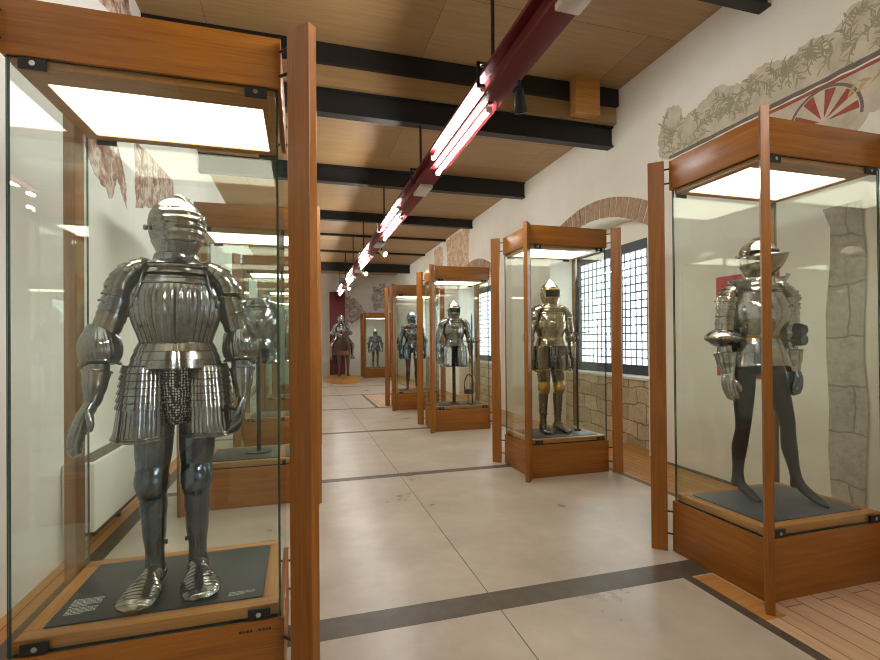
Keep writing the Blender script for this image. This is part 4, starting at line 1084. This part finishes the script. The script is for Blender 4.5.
# ------------------------------------------------------------------ red beam with fluorescent tubes
BX, BZ0, BZ1 = 1.60, 3.70, 3.94
rb = thing('red_light_beam', 'long dark red steel beam carrying fluorescent tubes down the hall', 'light fitting', (BX, 0, 0))
b = B(); y0, y1 = YB+.1, 22.6
b.box(-.10, .10, y0, y1, BZ1-.03, BZ1, 0, .004); b.box(-.10, .10, y0, y1, BZ0, BZ0+.03, 0, .004); b.box(-.02, .02, y0, y1, BZ0+.03, BZ1-.03)
b.build('beam', 'red', rb)
b = B(); b.box(-.34, .34, 22.5, 22.7, 0, BZ1, 0, .005); b.build('end_column', 'red', rb)
def tube_lamp(y0, y1, side):
    if side:   # in the left recess
        x, z = -.062, (BZ0+BZ1)/2
    else: x, z = -.01, BZ0-.055
    b = B()
    if side: b.box(-.034, -.0205, y0-.05, y1+.05, z-.012, z+.012)
    else: b.box(x-.014, x+.014, y0-.05, y1+.05, BZ0-.022, BZ0-.001)
    ho = b.build('lamp_batten', 'red', rb)
    b = B(); b.cyl((x, y0, z), (x, y1, z), .019, 12); b.build('fluorescent_tube', 'tube', ho)
    b = B()
    for y in (y0-.03, y1): b.box(x-.026, x+.026, y, y+.03, z-.022, z+.024)
    b.each('lamp_holder', 'fixture', ho)
for k in range(-1, 5):  # first pair hangs out of view, added to brighten the near hall
    ya = 3.95+3.85*k
    if ya+1.6 < 21.5: tube_lamp(ya, ya+1.62, True); tube_lamp(ya, ya+1.62, False)
for y in (2.24, 6.15, 10.0, 13.85, 17.7):
    b = B(); b.box(-.085, .085, y, y+.42, BZ0-.045, BZ0-.001, 0, .008); b.build('junction_box', 'fixture', rb)
for y, zt in ((3.82, 5.0), (6.41, 4.571), (9.44, 4.676), (12.71, 4.775), (15.285, 4.93), (18.035, 4.93), (20.76, 4.64)):
    b = B(); b.cyl((-.015, y, BZ1-.005), (-.015, y, zt), .016, 10); ro = b.build('hanger_rod', 'black', rb)
    b = B(); q = [(-.015, y, BZ1+.03), (-.15, y, BZ1+.03), (-.15, y, BZ1-.16)]
    for p0, p1 in zip(q[:-1], q[1:]): b.box(min(p0[0], p1[0])-.012, max(p0[0], p1[0])+.012, y-.012, y+.012, min(p0[2], p1[2])-.012, max(p0[2], p1[2])+.012)
    b.box(-.15, -.09, y-.012, y+.012, BZ1-.17, BZ1-.146)
    b.build('hanger_bracket', 'black', ro)
def spot(x, y, z, aim, label, lit):
    t = thing('spotlight', label, 'spotlight', (x, y, z))
    d = V(aim).normalized()
    b = B(); b.cyl((0, 0, 0), (0, 0, -.08), .014, 10); b.sphere((0, 0, -.09), .028, 8); b.build('swivel', 'black', t)
    p0 = V((0, 0, -.13))-d*.06
    b = B(); b.cyl(tuple(p0), tuple(p0+d*.12), .034, 20, 0, .046); b.cyl(tuple(p0+d*.12), tuple(p0+d*.17), .046, 20, 0, .060); bd = b.build('lamp_body', 'fixture' if lit else 'black', t)
    b = B(); b.cyl(tuple(p0+d*.171), tuple(p0+d*.176), .05, 20); b.build('lamp_glass', 'bulb' if lit else 'fixture', bd)
spot(BX+.085, 3.52, BZ0, (.35, .6, -.75), 'black unlit spotlight under the red beam', False)
spot(BX+.085, 10.4, BZ0, (.5, -.5, -.4), 'small lit spotlight under the red beam halfway down the hall', True)
spot(BX+.085, 13.6, BZ0, (.6, -.7, -.35), 'bright lit spotlight under the red beam farther down the hall', True)
spot(BX+.085, 17.4, BZ0, (-.4, -.7, -.35), 'pale lit spotlight under the red beam near the far end', True)

# ------------------------------------------------------------------ convector on the left wall
cv = thing('convector_heater', 'white convector heater low on the wall behind the fluted armour', 'heater', (XL, 4.25, .185))
b = B(); b.box(0.001, .22, 0, 1.15, .02, .54, 0, .015); b.build('casing', 'heater', cv)
b = B()
for k in range(26): b.box(.05, .19, .06+k*.04, .078+k*.04, .5402, .5455)
b.build('top_grille', 'bandgrey', cv, smooth=False)
b = B(); b.box(.02, .19, .08, 1.07, -.03, .02); b.build('lower_intake', 'black', cv, smooth=False)
b = B(); b.box(.03, .07, .1, .14, -.184, -.03); b.box(.03, .07, 1.0, 1.04, -.184, -.03); b.each('foot', 'black', cv, smooth=False)

# ------------------------------------------------------------------ daylight, camera, view
w = bpy.data.worlds.new('sky'); SC.world = w; w.use_nodes = True
bg = w.node_tree.nodes['Background']; bg.inputs[0].default_value = (.93, .96, 1, 1); bg.inputs[1].default_value = 1.7
f, yaw, pt_, rl, cx, cy = 484.24, .283876, .0060970, .0083561, 442.25, 339.02
Fw = V((math.sin(yaw)*math.cos(pt_), math.cos(yaw)*math.cos(pt_), math.sin(pt_))); Rt = V((math.cos(yaw), -math.sin(yaw), 0)); Dn = Fw.cross(Rt)
R2 = Rt*math.cos(rl)+Dn*math.sin(rl); D2 = Dn*math.cos(rl)-Rt*math.sin(rl)
cam = bpy.data.cameras.new('camera'); co = bpy.data.objects.new('camera', cam); COL.objects.link(co)
U2 = -D2
co.matrix_world = Matrix(((R2.x, U2.x, -Fw.x, 0), (R2.y, U2.y, -Fw.y, 0), (R2.z, U2.z, -Fw.z, 1.62), (0, 0, 0, 1)))
cam.sensor_width = 36; cam.lens = f*36/880; cam.shift_x = (440-cx)/880; cam.shift_y = (cy-330)/880; cam.clip_end = 200
SC.camera = co
vs = SC.view_settings; vs.view_transform = 'Standard'; vs.look = 'None'; vs.exposure = 2.2; vs.gamma = 1; vs.use_curve_mapping = False
cy_ = SC.cycles
cy_.use_denoising = True; cy_.max_bounces = 10; cy_.diffuse_bounces = 5; cy_.glossy_bounces = 5; cy_.transparent_max_bounces = 40; cy_.sample_clamp_indirect = 1.0
cy_.caustics_reflective = False; cy_.caustics_refractive = False; cy_.blur_glossy = 0
cy_.denoising_prefilter = 'ACCURATE'; cy_.filter_width = 1.1; cy_.use_adaptive_sampling = False
